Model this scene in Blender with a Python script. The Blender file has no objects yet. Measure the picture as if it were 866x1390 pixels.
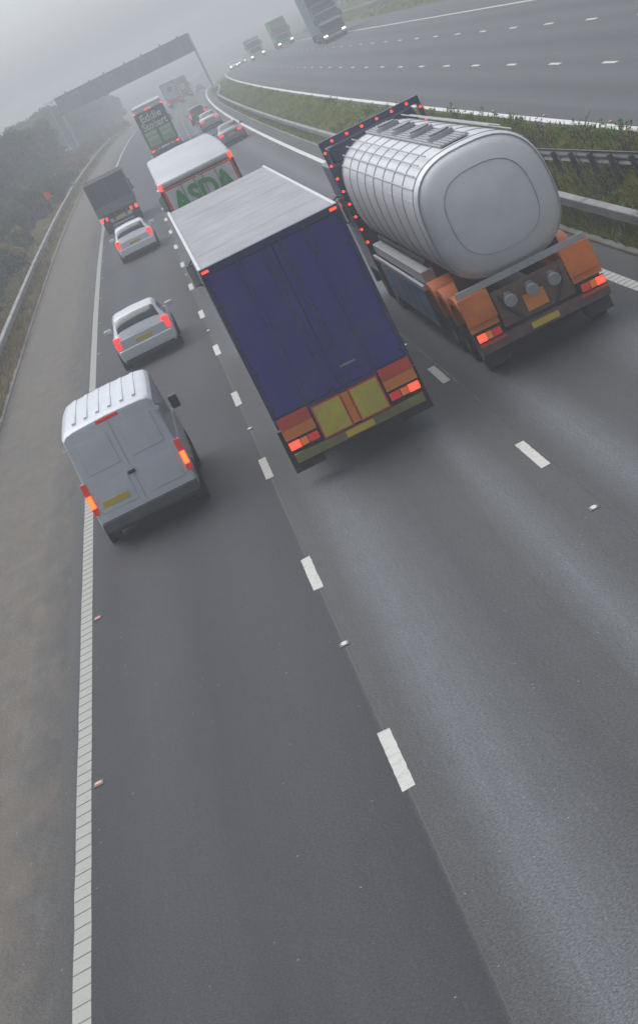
import bpy, bmesh, math, random
import numpy as np
from mathutils import Vector, Matrix
random.seed(7); rng = np.random.default_rng(7)
scene = bpy.context.scene
R = math.radians
# ------------------------------------------------------------ camera
CAMH = 7.6246; PITCH = 0.202119; ROLL = -0.460562; YAW = 0.013978; FPX = 3037.1
def cam_axes():
    cy, sy = math.cos(YAW), math.sin(YAW); cp, sp = math.cos(PITCH), math.sin(PITCH)
    fwd = Vector((sy*cp, cy*cp, -sp)); right = Vector((cy, -sy, 0)); up = right.cross(fwd)
    cr, sr = math.cos(ROLL), math.sin(ROLL)
    return fwd, cr*right + sr*up, -sr*right + cr*up
fwd, cr_, cu_ = cam_axes()
cd = bpy.data.cameras.new('camera'); cam = bpy.data.objects.new('camera', cd); scene.collection.objects.link(cam)
m = Matrix((cr_, cu_, -fwd)).transposed().to_4x4(); m.translation = Vector((0, 0, CAMH)); cam.matrix_world = m
cd.sensor_fit = 'HORIZONTAL'; cd.sensor_width = 36; cd.lens = 36*FPX/866; cd.shift_y = -45/866
cd.clip_start = 0.5; cd.clip_end = 5000
scene.camera = cam
# ------------------------------------------------------------ light
SUN_EL, SUN_AZ = R(58), R(-35)      # azimuth from +Y clockwise
w = bpy.data.worlds.new('World'); scene.world = w; w.use_nodes = True
nt = w.node_tree; bg = nt.nodes['Background']
sky = nt.nodes.new('ShaderNodeTexSky'); sky.sky_type = 'NISHITA'; sky.sun_disc = False
sky.sun_elevation = SUN_EL; sky.sun_rotation = SUN_AZ; sky.air_density = 1.0; sky.dust_density = 2.2; sky.ozone_density = 1.0
hs = nt.nodes.new('ShaderNodeHueSaturation'); hs.inputs['Saturation'].default_value = 0.22
tint = nt.nodes.new('ShaderNodeMix'); tint.data_type = 'RGBA'; tint.blend_type = 'MULTIPLY'; tint.inputs[0].default_value = 1
tint.inputs[7].default_value = (0.94, 0.985, 1.06, 1)
nt.links.new(sky.outputs[0], hs.inputs['Color']); nt.links.new(hs.outputs[0], tint.inputs[6]); nt.links.new(tint.outputs[2], bg.inputs['Color'])
bg.inputs['Strength'].default_value = 0.12
sl = bpy.data.lights.new('sun', 'SUN'); sl.energy = 1.4; sl.angle = R(60); sl.color = (1, 0.97, 0.93)
so = bpy.data.objects.new('sun', sl); scene.collection.objects.link(so)
sd = Vector((math.sin(SUN_AZ)*math.cos(SUN_EL), math.cos(SUN_AZ)*math.cos(SUN_EL), math.sin(SUN_EL)))
so.rotation_euler = sd.to_track_quat('Z', 'Y').to_euler(); so.location = (0, 0, 60)
vs = scene.view_settings; vs.view_transform = 'Standard'; vs.look = 'None'; vs.exposure = 0.38; vs.gamma = 1; vs.use_curve_mapping = False
scene.render.engine = 'CYCLES'; scene.cycles.use_denoising = True
scene.cycles.max_bounces = 6; scene.cycles.volume_bounces = 1; scene.cycles.transparent_max_bounces = 8
HAZE_DENSITY = 0.0025
# ------------------------------------------------------------ helpers
MATS = {}
def mat(name, col, rough=0.5, metal=0.0, emit=0, bump=0, bscale=20, var=0.0, vscale=3, spec=None, coat=0, stretch=None, dirt=0):
    if name in MATS: return MATS[name]
    M = bpy.data.materials.new(name); M.use_nodes = True; n = M.node_tree; b = n.nodes['Principled BSDF']
    b.inputs['Base Color'].default_value = (*col, 1); b.inputs['Roughness'].default_value = rough; b.inputs['Metallic'].default_value = metal
    if spec is not None: b.inputs['Specular IOR Level'].default_value = spec
    if coat: b.inputs['Coat Weight'].default_value = coat; b.inputs['Coat Roughness'].default_value = 0.08
    if emit: b.inputs['Emission Color'].default_value = (*col, 1); b.inputs['Emission Strength'].default_value = emit
    tc = n.nodes.new('ShaderNodeTexCoord'); mp = n.nodes.new('ShaderNodeMapping'); n.links.new(tc.outputs['Object'], mp.inputs[0])
    if stretch: mp.inputs['Scale'].default_value = stretch
    nz = n.nodes.new('ShaderNodeTexNoise'); nz.inputs['Scale'].default_value = vscale; nz.inputs['Detail'].default_value = 6; nz.inputs['Roughness'].default_value = 0.65
    n.links.new(mp.outputs[0], nz.inputs['Vector'])
    if var:
        mr = n.nodes.new('ShaderNodeMapRange'); mr.inputs[1].default_value = 0.3; mr.inputs[2].default_value = 0.7
        mr.inputs[3].default_value = 1-var; mr.inputs[4].default_value = 1+var*0.6
        n.links.new(nz.outputs['Fac'], mr.inputs[0])
        mx = n.nodes.new('ShaderNodeMix'); mx.data_type = 'RGBA'; mx.blend_type = 'MULTIPLY'; mx.inputs[0].default_value = 1
        mx.inputs[6].default_value = (*col, 1); n.links.new(mr.outputs[0], mx.inputs[7]); last = mx.outputs[2]
        if dirt:
            nd = n.nodes.new('ShaderNodeTexNoise'); nd.inputs['Scale'].default_value = 1.3; nd.inputs['Detail'].default_value = 8
            n.links.new(tc.outputs['Object'], nd.inputs['Vector'])
            rp = n.nodes.new('ShaderNodeMapRange'); rp.inputs[1].default_value = 0.42; rp.inputs[2].default_value = 0.75; rp.inputs[3].default_value = 0; rp.inputs[4].default_value = dirt
            n.links.new(nd.outputs['Fac'], rp.inputs[0])
            m2 = n.nodes.new('ShaderNodeMix'); m2.data_type = 'RGBA'; n.links.new(rp.outputs[0], m2.inputs[0])
            n.links.new(last, m2.inputs[6]); m2.inputs[7].default_value = (0.13, 0.11, 0.09, 1); last = m2.outputs[2]
        n.links.new(last, b.inputs['Base Color'])
        rr = n.nodes.new('ShaderNodeMapRange'); rr.inputs[3].default_value = max(0, rough-0.08); rr.inputs[4].default_value = min(1, rough+0.12)
        n.links.new(nz.outputs['Fac'], rr.inputs[0]); n.links.new(rr.outputs[0], b.inputs['Roughness'])
    if bump:
        nb = n.nodes.new('ShaderNodeTexNoise'); nb.inputs['Scale'].default_value = bscale; nb.inputs['Detail'].default_value = 4
        n.links.new(mp.outputs[0], nb.inputs['Vector'])
        bp_ = n.nodes.new('ShaderNodeBump'); bp_.inputs['Strength'].default_value = bump; bp_.inputs['Distance'].default_value = 0.02
        n.links.new(nb.outputs['Fac'], bp_.inputs['Height']); n.links.new(bp_.outputs[0], b.inputs['Normal'])
    MATS[name] = M; return M
class MB:
    def __init__(s): s.v = []; s.f = []; s.mi = []; s.mats = []; s.uv = None
    def idx(s, m):
        if m not in s.mats: s.mats.append(m)
        return s.mats.index(m)
    def add(s, verts, faces, m):
        o = len(s.v); s.v += [tuple(v) for v in verts]; s.f += [tuple(i+o for i in f) for f in faces]; s.mi += [s.idx(m)]*len(faces); return s
    def box(s, x0, x1, y0, y1, z0, z1, m, bev=0.0, seg=2, taper=None):
        bm = bmesh.new(); bmesh.ops.create_cube(bm, size=1)
        for v in bm.verts:
            v.co = Vector(((x0+x1)/2+v.co.x*(x1-x0), (y0+y1)/2+v.co.y*(y1-y0), (z0+z1)/2+v.co.z*(z1-z0)))
            if taper: v.co = taper(v.co)
        if bev: bmesh.ops.bevel(bm, geom=bm.edges[:], offset=bev, segments=seg, profile=0.7, affect='EDGES')
        s.add([v.co.copy() for v in bm.verts], [[v.index for v in f.verts] for f in bm.faces], m); bm.free(); return s
    def cyl(s, a, b, r, m, n=10, r2=None, caps=True):
        a, b = Vector(a), Vector(b); d = (b-a).normalized(); u = d.orthogonal().normalized(); v = d.cross(u); r2 = r if r2 is None else r2
        V = []
        for k in range(n):
            t = 2*math.pi*k/n; c = u*math.cos(t)+v*math.sin(t); V += [a+c*r, b+c*r2]
        F = [(2*k, 2*((k+1) % n), 2*((k+1) % n)+1, 2*k+1) for k in range(n)]
        if caps: F += [tuple(2*k for k in range(n))[::-1], tuple(2*k+1 for k in range(n))]
        return s.add(V, F, m)
    def lathe(s, prof, c, m, n=24, axis='x'):
        # prof list of (along, radius)
        V = []; c = Vector(c)
        for a, r in prof:
            for k in range(n):
                t = 2*math.pi*k/n
                if axis == 'x': V.append(c+Vector((a, r*math.cos(t), r*math.sin(t))))
                else: V.append(c+Vector((r*math.cos(t), a, r*math.sin(t))))
        F = []
        for i in range(len(prof)-1):
            for k in range(n):
                F.append((i*n+k, i*n+(k+1) % n, (i+1)*n+(k+1) % n, (i+1)*n+k))
        return s.add(V, F, m)
    def build(s, name, parent=None, smooth=0):
        me = bpy.data.meshes.new(name); me.from_pydata(s.v, [], s.f)
        for m_ in s.mats: me.materials.append(m_)
        me.polygons.foreach_set('material_index', s.mi); me.update()
        bm = bmesh.new(); bm.from_mesh(me); bmesh.ops.recalc_face_normals(bm, faces=bm.faces)
        if smooth:
            for e in bm.edges:
                e.smooth = not (len(e.link_faces) == 2 and e.calc_face_angle(0) > R(smooth))
            for f in bm.faces: f.smooth = True
        bm.to_mesh(me); bm.free()
        o = bpy.data.objects.new(name, me); scene.collection.objects.link(o)
        if parent: o.parent = parent
        return o
def tag(o, label=None, cat=None, group=None, kind=None):
    if label: o['label'] = label
    if cat: o['category'] = cat
    if group: o['group'] = group
    if kind: o['kind'] = kind
    return o
def empty(name, loc=(0, 0, 0), rz=0, rx=0):
    o = bpy.data.objects.new(name, None); scene.collection.objects.link(o); o.location = loc; o.rotation_mode = 'XYZ'; o.rotation_euler = (rx, 0, rz); o.empty_display_size = 0.3; return o
def kids(o): return [c for c in scene.collection.objects if c.parent == o]
def copy_tree(o, parent=None, cache=None):
    cache = cache or {}
    c = o.copy(); scene.collection.objects.link(c)
    if parent: c.parent = parent
    for ch in list(o.children): copy_tree(ch, c)
    return c
# ------------------------------------------------------------ road alignment
K0, K1, K2, G, G3 = 1.2348e-4, 1.64324e-7, -2.8917e-10, -6.26689e-6, -1.95165e-7
X0 = -3.95718
S = np.arange(-60, 1300, 0.5)
def curv(s):
    sc = np.clip(s, 0, 420); k = K0+K1*sc+K2*sc**2/2
    return k
kk = curv(S); TH = np.concatenate([[0], np.cumsum((kk[1:]+kk[:-1])*0.25)]); TH -= np.interp(0, S, TH)
PX = np.concatenate([[0], np.cumsum(np.sin(TH[:-1])*0.5)]); PY = np.concatenate([[0], np.cumsum(np.cos(TH[:-1])*0.5)])
PX -= np.interp(0, S, PX); PY -= np.interp(0, S, PY)
sc_ = np.clip(S, 0, 440); SL = G*sc_+G3*sc_**2/2
SL = np.where(S > 440, SL*np.clip(1-(S-440)/200, 0, 1), SL)
PZ = np.concatenate([[0], np.cumsum((SL[1:]+SL[:-1])*0.25)]); PZ -= np.interp(0, S, PZ)
WM = 15.116          # inner edge line of the far carriageway
HO = [(-400, 2.0), (-80, 1.5), (-30, 0.4), (-12, -0.15), (-6, -0.1), (-3.3, 0.02), (-2.95, 0.0), (11.95, 0.0), (12.1, 0.06), (13.0, 0.3), (14.0, 0.66), (14.8, 0.90), (19.0, 0.906), (22.65, 1.136), (26.3, 1.25), (29.7, 1.36), (30.2, 1.40), (33, 1.75), (40, 3.0), (60, 4.5), (400, 7)]
HX = [a for a, b in HO]; HY = [b for a, b in HO]
def hz(off): return np.interp(off, HX, HY)
def P(s, off, h=0.0, flat=False):
    t = np.interp(s, S, TH); x = np.interp(s, S, PX); y = np.interp(s, S, PY); z = np.interp(s, S, PZ)
    o = off+X0
    zz = z+h+(0 if flat else hz(off))
    return np.stack(np.broadcast_arrays(x+o*np.cos(t), y-o*np.sin(t), zz), -1)
def strip(name, s, offs, h, m, kind='structure', zfun=None, uv=True):
    s = np.asarray(s, float); offs = np.asarray(offs, float)
    SS, OO = np.meshgrid(s, offs, indexing='ij')
    V = P(SS, OO, h); n, k = SS.shape
    if zfun is not None: V[..., 2] += zfun(SS, OO)
    idx = np.arange(n*k).reshape(n, k)
    F = np.stack([idx[:-1, :-1], idx[:-1, 1:], idx[1:, 1:], idx[1:, :-1]], -1).reshape(-1, 4)
    me = bpy.data.meshes.new(name); me.from_pydata(V.reshape(-1, 3).tolist(), [], F.tolist())
    u = me.uv_layers.new(name='road'); 
    li = np.empty(len(me.loops), dtype=np.int32); me.loops.foreach_get('vertex_index', li)
    uvs = np.stack([OO.reshape(-1)[li], SS.reshape(-1)[li]], -1).astype(np.float32); u.data.foreach_set('uv', uvs.ravel())
    me.materials.append(m); me.polygons.foreach_set('use_smooth', [True]*len(me.polygons)); me.update()
    o = bpy.data.objects.new(name, me); scene.collection.objects.link(o); o['kind'] = kind
    return o
# ------------------------------------------------------------ ground materials
def nodes(M): return M.node_tree.nodes, M.node_tree.links
def N(M, t, **kw):
    n = M.node_tree.nodes.new(t)
    for k, v in kw.items(): setattr(n, k, v)
    return n
def ramp(M, pts, interp='LINEAR'):
    r = N(M, 'ShaderNodeValToRGB'); cr = r.color_ramp; cr.interpolation = interp
    while len(cr.elements) > 1: cr.elements.remove(cr.elements[-1])
    cr.elements[0].position = pts[0][0]; cr.elements[0].color = (*pts[0][1], 1)
    for p_, c in pts[1:]:
        e = cr.elements.new(p_); e.color = (*c, 1)
    return r
def math_(M, op, a, b=None, c=None):
    n = N(M, 'ShaderNodeMath', operation=op); L = M.node_tree.links
    for i, x in enumerate((a, b, c)):
        if x is None: continue
        if isinstance(x, (int, float)): n.inputs[i].default_value = x
        else: L.new(x, n.inputs[i])
    return n.outputs[0]
def mixc(M, f, a, b, mode='MIX'):
    n = N(M, 'ShaderNodeMix', data_type='RGBA', blend_type=mode); L = M.node_tree.links
    for i, x in ((0, f), (6, a), (7, b)):
        if isinstance(x, (int, float)): n.inputs[i].default_value = x
        elif isinstance(x, tuple): n.inputs[i].default_value = (*x, 1)
        else: L.new(x, n.inputs[i])
    return n.outputs[2]
def maprange(M, x, a, b, c, d):
    n = N(M, 'ShaderNodeMapRange'); M.node_tree.links.new(x, n.inputs[0])
    for i, v in enumerate((a, b, c, d)): n.inputs[i+1].default_value = v
    return n.outputs[0]
def noise(M, vec, scale, detail=4, rough=0.6):
    n = N(M, 'ShaderNodeTexNoise'); n.inputs['Scale'].default_value = scale; n.inputs['Detail'].default_value = detail; n.inputs['Roughness'].default_value = rough
    M.node_tree.links.new(vec, n.inputs['Vector']); return n.outputs['Fac']
def mapping(M, vec, scale):
    n = N(M, 'ShaderNodeMapping'); n.inputs['Scale'].default_value = scale; M.node_tree.links.new(vec, n.inputs[0]); return n.outputs[0]
def asphalt(name, lanes, u0, u1, base_rough=0.75, mott=0.12, chips=True, grain=0.62, brown=0.0):
    """lanes: list of (off, colour) across the carriageway; wheel tracks are worn/polished strips, their sheen put into the lighter colour"""
    M = bpy.data.materials.new(name); M.use_nodes = True; b = M.node_tree.nodes['Principled BSDF']; L = M.node_tree.links
    uv = N(M, 'ShaderNodeUVMap', uv_map='road').outputs[0]
    sep = N(M, 'ShaderNodeSeparateXYZ'); L.new(uv, sep.inputs[0])
    wob = noise(M, mapping(M, uv, (0.25, 0.03, 1)), 1.0, 3)
    wf = noise(M, mapping(M, uv, (8, 8, 1)), 1.0, 2)
    off = math_(M, 'ADD', sep.outputs[0], math_(M, 'MULTIPLY', math_(M, 'SUBTRACT', wf, 0.5), 0.03))
    t = maprange(M, off, u0, u1, 0, 1)
    r = ramp(M, [((o-u0)/(u1-u0), c) for o, c in lanes]); L.new(t, r.inputs[0])
    big = noise(M, mapping(M, uv, (0.6, 0.08, 1)), 1.0, 5)
    mid = noise(M, mapping(M, uv, (3, 1.2, 1)), 1.0, 5)
    f1 = maprange(M, big, 0.3, 0.7, 1-mott, 1+mott)
    f2 = maprange(M, mid, 0.3, 0.7, 1-mott*0.6, 1+mott*0.6)
    fine = noise(M, uv, 26, 3, 0.8); fine2 = noise(M, uv, 75, 2, 0.8)
    f3 = maprange(M, fine, 0.3, 0.7, 1-grain, 1+grain)
    f4 = maprange(M, fine2, 0.3, 0.7, 1-grain, 1+grain)
    stk = noise(M, mapping(M, uv, (9, 0.12, 1)), 1.0, 4, 0.7)
    f2 = math_(M, 'MULTIPLY', f2, maprange(M, stk, 0.3, 0.7, 0.93, 1.07))
    pt_ = noise(M, mapping(M, uv, (0.9, 0.5, 1)), 1.7, 6, 0.7)
    f1 = math_(M, 'MULTIPLY', f1, maprange(M, pt_, 0.56, 0.66, 1.0, 0.93))
    col = mixc(M, 1.0, r.outputs[0], math_(M, 'MULTIPLY', math_(M, 'MULTIPLY', f1, f2), math_(M, 'MULTIPLY', f3, f4)), 'MULTIPLY')
    st_ = noise(M, uv, 48, 2, 0.9); st2 = noise(M, uv, 31, 2, 0.9)
    col = mixc(M, maprange(M, st_, 0.60, 0.68, 0, 0.4), col, (0.19, 0.19, 0.185))
    col = mixc(M, maprange(M, st2, 0.60, 0.68, 0, 0.6), col, (0.015, 0.015, 0.016))
    if brown:
        bn = noise(M, mapping(M, uv, (1.6, 0.5, 1)), 1.0, 8, 0.7)
        col = mixc(M, maprange(M, bn, 0.45, 0.72, 0, brown), col, (0.17, 0.13, 0.09))
        bn2 = noise(M, mapping(M, uv, (1.1, 0.35, 1)), 2.3, 8, 0.75)
        col = mixc(M, maprange(M, bn2, 0.52, 0.75, 0, brown*0.8), col, (0.2, 0.2, 0.2))
    if chips:
        vo = N(M, 'ShaderNodeTexVoronoi'); vo.inputs['Scale'].default_value = 4.5; L.new(uv, vo.inputs['Vector'])
        ch = math_(M, 'LESS_THAN', vo.outputs['Distance'], 0.045)
        sx = N(M, 'ShaderNodeSeparateColor'); L.new(vo.outputs['Color'], sx.inputs[0])
        ch = math_(M, 'MULTIPLY', ch, math_(M, 'GREATER_THAN', sx.outputs[0], 0.62))
        col = mixc(M, math_(M, 'MULTIPLY', ch, 0.75), col, (0.45, 0.45, 0.43))
    L.new(col, b.inputs['Base Color'])
    L.new(maprange(M, big, 0.3, 0.7, base_rough-0.06, base_rough+0.06), b.inputs['Roughness'])
    b.inputs['Specular IOR Level'].default_value = 0.4
    bp_ = N(M, 'ShaderNodeBump'); bp_.inputs['Strength'].default_value = 0.35; bp_.inputs['Distance'].default_value = 0.008
    L.new(fine, bp_.inputs['Height']); L.new(bp_.outputs[0], b.inputs['Normal'])
    return M
A1 = (0.038, 0.037, 0.042); A1d = (0.027, 0.026, 0.031)       # lane 1 newer, darker mat
B_ = (0.066, 0.067, 0.068); Bw = (0.120, 0.124, 0.130); Bd = (0.055, 0.056, 0.058)  # Bw: polished wheel track, its specular sheen painted as lighter base colour
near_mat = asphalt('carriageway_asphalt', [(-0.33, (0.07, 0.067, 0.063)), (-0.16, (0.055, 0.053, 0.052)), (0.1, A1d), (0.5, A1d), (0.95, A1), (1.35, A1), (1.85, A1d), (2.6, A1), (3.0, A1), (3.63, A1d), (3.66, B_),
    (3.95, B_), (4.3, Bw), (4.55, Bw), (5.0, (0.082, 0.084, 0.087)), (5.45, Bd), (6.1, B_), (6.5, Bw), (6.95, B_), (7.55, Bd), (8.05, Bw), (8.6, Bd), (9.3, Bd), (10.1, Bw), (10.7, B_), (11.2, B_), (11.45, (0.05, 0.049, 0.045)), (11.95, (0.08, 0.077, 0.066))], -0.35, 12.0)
SH = (0.125, 0.110, 0.092)
hard_mat = asphalt('hard_shoulder_asphalt', [(-3.0, (0.07, 0.065, 0.055)), (-2.6, SH), (-1.0, SH), (-0.8, (0.10, 0.093, 0.083)), (-0.34, (0.073, 0.07, 0.066))], -3.0, -0.3, mott=0.2, brown=0.55, base_rough=0.85, chips=True, grain=0.6)
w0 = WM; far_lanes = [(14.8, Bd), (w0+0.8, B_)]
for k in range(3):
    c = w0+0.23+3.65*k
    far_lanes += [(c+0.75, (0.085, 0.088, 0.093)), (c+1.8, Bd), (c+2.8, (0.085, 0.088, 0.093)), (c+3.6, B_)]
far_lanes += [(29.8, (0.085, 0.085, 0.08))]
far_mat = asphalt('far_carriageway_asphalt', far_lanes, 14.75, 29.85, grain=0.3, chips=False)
def ground_material():
    M = bpy.data.materials.new('verge_soil_and_turf'); M.use_nodes = True; b = M.node_tree.nodes['Principled BSDF']; L = M.node_tree.links
    uv = N(M, 'ShaderNodeUVMap', uv_map='road').outputs[0]
    a = noise(M, uv, 0.7, 8, 0.7); r = ramp(M, [(0.3, (0.035, 0.045, 0.015)), (0.5, (0.075, 0.085, 0.03)), (0.62, (0.12, 0.11, 0.055)), (0.75, (0.15, 0.12, 0.07))]); L.new(a, r.inputs[0])
    f = noise(M, uv, 14, 5, 0.8); col = mixc(M, 1.0, r.outputs[0], maprange(M, f, 0.3, 0.7, 0.5, 1.4), 'MULTIPLY')
    sp_ = N(M, 'ShaderNodeSeparateXYZ'); L.new(uv, sp_.inputs[0])
    ml_ = math_(M, 'MULTIPLY', math_(M, 'GREATER_THAN', sp_.outputs[0], -5.4), math_(M, 'LESS_THAN', sp_.outputs[0], -2.9))
    col = mixc(M, math_(M, 'MULTIPLY', ml_, 0.8), col, mixc(M, 1.0, (0.42, 0.35, 0.2), maprange(M, f, 0.3, 0.7, 0.5, 1.4), 'MULTIPLY'))
    mm_ = math_(M, 'MULTIPLY', math_(M, 'GREATER_THAN', sp_.outputs[0], 11.95), math_(M, 'LESS_THAN', sp_.outputs[0], 14.9))
    col = mixc(M, math_(M, 'MULTIPLY', mm_, 0.7), col, mixc(M, 1.0, (0.14, 0.15, 0.04), maprange(M, f, 0.3, 0.7, 0.5, 1.4), 'MULTIPLY'))
    L.new(col, b.inputs['Base Color']); b.inputs['Roughness'].default_value = 0.95
    bp_ = N(M, 'ShaderNodeBump'); bp_.inputs['Strength'].default_value = 0.6; bp_.inputs['Distance'].default_value = 0.08
    L.new(f, bp_.inputs['Height']); L.new(bp_.outputs[0], b.inputs['Normal'])
    return M
soil = ground_material()
sg = np.concatenate([np.arange(-40, 460, 4), np.arange(460, 1200, 30)])
offs = np.array([-400, -200, -120, -80, -50, -30, -20, -12, -8, -6, -4.5, -3.6, -3.0, 11.86, 12.0, 12.5, 13, 13.5, 14, 14.5, 14.8, 19, 22.65, 26.3, 29.7, 30.2, 31.5, 33, 36, 40, 50, 60, 90, 150, 250, 400])
def gz(s, o):
    on = ((o > -3.2) & (o < 11.9)) | ((o > 14.75) & (o < 30))
    j = 0.05*np.sin(s*0.9+o*2)+0.04*np.sin(s*2.3-o*3.1)
    return np.where(on, -0.05, j*np.clip(np.minimum(np.abs(o+3), 3)/3, 0, 1)-0.01)
strip('ground', sg, offs, 0, soil, zfun=gz)
sr = np.concatenate([np.arange(-30, 480, 2), np.arange(480, 1100, 20)])
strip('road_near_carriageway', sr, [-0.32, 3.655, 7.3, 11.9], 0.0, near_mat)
strip('hard_shoulder', sr, [-2.95, -0.32], 0.001, hard_mat)
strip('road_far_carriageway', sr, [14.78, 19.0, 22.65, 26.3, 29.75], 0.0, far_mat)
# kerb strips (low concrete edgings)
kerb_m = mat('weathered_concrete', (0.2, 0.19, 0.165), 0.9, var=0.3, vscale=2, bump=0.3, bscale=30)
def rail_profile(name, s, prof, m, parent=None, off=0.0, kind=None, offfun=None, smooth=False):
    s = np.asarray(s, float); n = len(s); k = len(prof); V = []
    for i, ss in enumerate(s):
        oo = off if offfun is None else float(offfun(ss))
        for (a, h) in prof:
            p_ = P(ss, oo+a, 0, flat=True); V.append((p_[0], p_[1], p_[2]+h+float(hz(oo))))
    F = []
    for i in range(n-1):
        for j in range(k):
            F.append((i*k+j, i*k+(j+1) % k, (i+1)*k+(j+1) % k, (i+1)*k+j))
    F.append(tuple(range(k))); F.append(tuple((n-1)*k+j for j in range(k))[::-1])
    o = MB().add(V, F, m).build(name, parent, 40 if smooth else 0)
    if kind: o['kind'] = kind
    return o
rail_profile('kerb', np.arange(0, 500, 4.0), [(-0.07, -0.1), (0.06, -0.1), (0.06, 0.035), (0.04, 0.05), (-0.07, 0.05)], kerb_m, off=-2.99, kind='structure')
rail_profile('median_kerb', np.arange(20, 500, 4.0), [(-0.06, -0.1), (0.08, -0.1), (0.08, 0.07), (-0.04, 0.07), (-0.06, 0.05)], kerb_m, off=11.97, kind='structure')
# ------------------------------------------------------------ painted lines
def paint_mat(name, col, wear=0.25):
    M = bpy.data.materials.new(name); M.use_nodes = True; b = M.node_tree.nodes['Principled BSDF']; L = M.node_tree.links
    tc = N(M, 'ShaderNodeTexCoord').outputs['Object']
    a = noise(M, tc, 7, 7, 0.75); f = noise(M, tc, 90, 3, 0.7)
    c = mixc(M, maprange(M, a, 0.5, 0.75, 0, wear), col, (0.22, 0.21, 0.19))
    c = mixc(M, maprange(M, f, 0.6, 0.72, 0, wear*1.6), c, (0.12, 0.12, 0.12))
    L.new(c, b.inputs['Base Color']); b.inputs['Roughness'].default_value = 0.6
    bb = N(M, 'ShaderNodeBump'); bb.inputs['Strength'].default_value = 0.3; bb.inputs['Distance'].default_value = 0.01; L.new(f, bb.inputs['Height']); L.new(bb.outputs[0], b.inputs['Normal'])
    return M
paint = paint_mat('thermoplastic_white', (0.60, 0.59, 0.53), 0.6); paint_edge = paint_mat('ribbed_line_paint', (0.38, 0.375, 0.335), 0.5)
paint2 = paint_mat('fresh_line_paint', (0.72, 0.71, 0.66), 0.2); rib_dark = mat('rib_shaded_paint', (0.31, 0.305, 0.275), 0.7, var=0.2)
def solid_line(name, off, w_, s0, s1, m, h=0.004, step=4, wob=0.006):
    s = np.arange(s0, s1, step); mb = MB(); V = []; F = []
    for i, ss in enumerate(s):
        dl, dr = random.uniform(-wob, wob), random.uniform(-wob, wob)
        V += [P(ss, off-w_/2+dl, h), P(ss, off+w_/2+dr, h)]
        if i: F.append((2*i-2, 2*i-1, 2*i+1, 2*i))
    o = mb.add(V, F, m).build(name); o['kind'] = 'structure'; return mb
def ribbed_line(name, off, w_, s0, s1, s_rib, pm_=None):
    mb = MB(); V = []; F = []
    s = np.arange(s0, s1, 1.0)
    for i, ss in enumerate(s):
        dl = random.uniform(-0.006, 0.006)
        V += [P(ss, off-w_/2+dl, 0.004), P(ss, off+w_/2+dl*0.4, 0.004)]
        if i: F.append((2*i-2, 2*i-1, 2*i+1, 2*i))
    mb.add(V, F, pm_ or paint_edge)
    r = s0
    while r < s_rib:                                   # raised transverse ribs, slightly skewed
        a = [P(r, off-w_/2+0.003, 0.004), P(r+0.03, off+w_/2-0.003, 0.004), P(r+0.052, off+w_/2-0.003, 0.004), P(r+0.022, off-w_/2+0.003, 0.004)]
        b = [p_+np.array([0, 0, 0.006]) for p_ in a]
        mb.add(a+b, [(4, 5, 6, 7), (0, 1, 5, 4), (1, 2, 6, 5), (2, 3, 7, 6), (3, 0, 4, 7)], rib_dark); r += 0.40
    mb.build(name)['kind'] = 'structure'
def dashes(name, off, ph, s0, s1, w_=0.15, ln=2.05, m=None):
    mb = MB(); k = math.ceil((s0-ph)/9)
    while ph+9*k < s1:
        c = ph+9*k+random.uniform(-0.08, 0.08); V = []; n = 14; jit = random.uniform(-0.015, 0.015)
        for i in range(n+1):
            ss = c-ln/2+ln*i/n; e = 0.005*random.uniform(-1, 1) if 0 < i < n else 0.0
            V += [P(ss+(0.03*random.uniform(-1, 1) if i in (0, n) else 0), off-w_/2+jit+e*0.5, 0.004), P(ss+(0.03*random.uniform(-1, 1) if i in (0, n) else 0), off+w_/2+jit+e, 0.004)]
        mb.add(V, [(2*i, 2*i+1, 2*i+3, 2*i+2) for i in range(n)], m or paint); k += 1
    mb.build(name)['kind'] = 'structure'
ribbed_line('road_edge_line', 0.0, 0.2, 2, 520, 150)
ribbed_line('road_median_edge_line', 11.18, 0.22, 20, 520, 70, paint2)
dashes('road_lane_line', 3.65, 22.355, 5, 480); dashes('road_outer_lane_line', 7.3, 31.93, 5, 480)
solid_line('far_road_inner_edge_line', WM, 0.24, 30, 520, paint2); solid_line('far_road_outer_edge_line', 26.32, 0.2, 60, 520, paint)
dashes('far_road_lane_line', WM+0.23+3.65, 72.09, 40, 480); dashes('far_road_outer_lane_line', WM+0.23+7.3, 89.96, 40, 480)
seal = mat('bitumen_joint_seal', (0.03, 0.03, 0.032), 0.45)
solid_line('road_joint_seal', 3.655, 0.012, 5, 60, seal, 0.0025, 1.0, 0.004); solid_line('outer_road_joint_seal', 7.42, 0.014, 5, 70, seal, 0.0025, 0.35, 0.02)
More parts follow.
